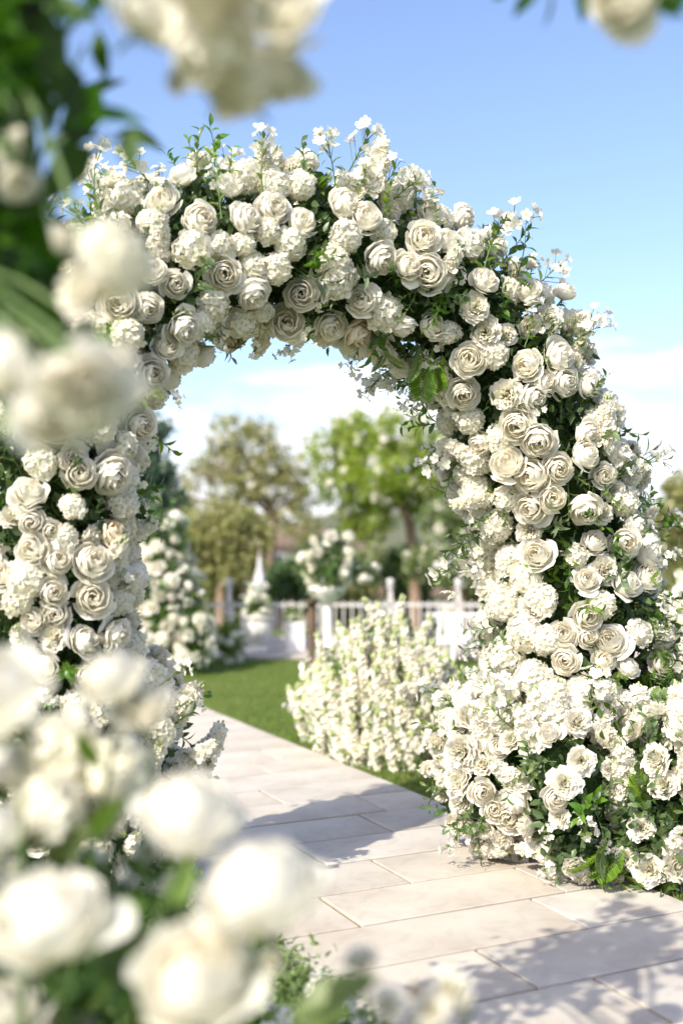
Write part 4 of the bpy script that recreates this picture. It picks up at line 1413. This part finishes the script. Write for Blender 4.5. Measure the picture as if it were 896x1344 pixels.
for kd, px, py, dia, real, rt in (('R', 205, 20, 140, 0.145, 5), ('R', 290, 45, 150, 0.15, 5), ('R', 370, 25, 125, 0.13, 6), ('R', 325, 125, 95, 0.10, 6), ('R', 285, 105, 90, 0.095, 6), ('R', 365, 85, 95, 0.105, 6), ('c', 250, -40, 150, 0.14, 5), ('c', 380, -50, 140, 0.13, 6), ('C', 232, 108, 30, 0.032, 5),
                                  ('R', 830, -18, 120, 0.13, 8), ('C', 780, -35, 60, 0.07, 8),
                                  ('C', 110, 505, 130, 0.14, 3), ('R', 160, 520, 80, 0.10, 3), ('R', 95, 540, 80, 0.10, 3), ('C', 140, 470, 80, 0.10, 3), ('H', 150, 345, 105, 0.13, 4), ('C', 115, 380, 80, 0.10, 4), ('R', 20, 480, 90, 0.105, 3), ('R', 60, 545, 90, 0.10, 3), ('C', 5, 440, 60, 0.085, 3), ('C', 85, 320, 50, 0.065, 4), ('C', 15, 195, 50, 0.065, 4), ('C', 25, 240, 46, 0.06, 4)):
    real = real * 0.84 if px < 200 and py > 150 else real
    near_bloom(hoop, kd, px, py, dia, real, g, hp[rt], (g.normal() * 0.5, -0.5, g.normal() * 0.5))
LV = [(0, 60, 60, 130), (40, 0, 70, 90), (60, 60, 100, 140), (100, 120, 60, 170), (130, 110, 95, 175), (90, 160, 135, 110), (95, 165, 165, 150), (120, 190, 75, 240), (150, 175, 200, 185), (175, 165, 170, 205), (60, 200, 110, 175), (20, 20, 90, 10), (70, 15, 120, 20),
      (130, 40, 135, 85), (0, 120, 40, 60), (10, 150, 50, 110), (0, 180, 40, 230), (30, 260, 60, 330), (0, 300, 50, 260), (10, 340, 60, 390), (40, 310, 80, 260), (50, 370, 100, 330), (0, 380, 50, 430), (20, 420, 70, 460), (60, 420, 40, 360), (0, 250, 30, 330),
      (90, 450, 60, 400), (10, 60, 20, 0), (0, 20, 40, 50), (30, 110, 0, 70), (5, 90, 30, 150), (110, 20, 80, 60), (20, 290, 0, 350), (40, 400, 80, 440), (30, 440, 0, 400), (60, 270, 90, 310), (75, 300, 45, 340), (-20, 200, 20, 260), (-20, 330, 30, 300), (-10, 60, 30, 90), (40, 60, 20, 20),
      (80, 460, 120, 430), (50, 330, 20, 370)]
for i in range(85):                               # the thick of the vine at the picture's edge
    py = g.uniform(-20, 470)
    wdt = 62 if py < 130 or 220 < py < 470 else 38
    px = wdt - abs(g.normal()) * 42
    an = g.uniform(0, 6.28)
    LV.append((px, py, px + 62 * math.cos(an) * 0.8, py + 62 * math.sin(an)))
for i, (a, b, c_, d) in enumerate(LV):
    ex = 1.35 if i < 43 else 1.0
    near_leaf(hoop, a, b, a + (c_ - a) * ex, b + (d - b) * ex, 1.85 + g.uniform(-0.2, 0.2), 0 if i % 3 else 1, g)
for a, b, c_, d in ((0, 570, 70, 480), (0, 530, 50, 520), (10, 560, 60, 530), (170, 425, 120, 450), (0, 460, 40, 430), (50, 500, 10, 545)):
    near_leaf(hoop, a, b, c_, d, 1.5, 2, g)
for pts in (((-40, 560), (10, 420), (30, 300), (60, 180), (110, 60)), ((20, 330), (80, 230), (150, 180)), ((-30, 200), (40, 90), (120, 10))):
    mb = MB()
    mb.tube([at(a, b, 1.85) for a, b in pts], np.linspace(0.005, 0.003, len(pts)), 0, 5)
    link('vine', mb.mesh('vine', ['stem']), hoop)

# leaves wound thickly round the rod, added out of view for shade and bulk
n = 2400
t_ = g.uniform(0.8, 4.4, n)
t_[:420] = g.uniform(4.4, 9.2, 420)
pos = np.stack([np.interp(t_, np.arange(len(hp)), hp[:, k]) for k in range(3)], 1) + g.normal(size=(n, 3)) * np.array([0.075, 0.11, 0.05])
pos[420:, 0] = np.minimum(pos[420:, 0], -0.302 * pos[420:, 1])
pos[:420] += g.normal(size=(420, 3)) * -0.02
pos[:420, 2] = np.maximum(pos[:420, 2], H + 0.49 * pos[:420, 1] * (np.abs(pos[:420, 0]) < 0.31 * pos[:420, 1]))
scatter('foliage', LEAF_V, LEAF_F, frames(g.normal(size=(n, 3)) + np.array([0, -0.4, 0.4]), g.uniform(0, 6.28, n), g.uniform(0.04, 0.07, n)), pos, 'leaf_near', g.uniform(0, 1, n), hoop, kind='stuff')
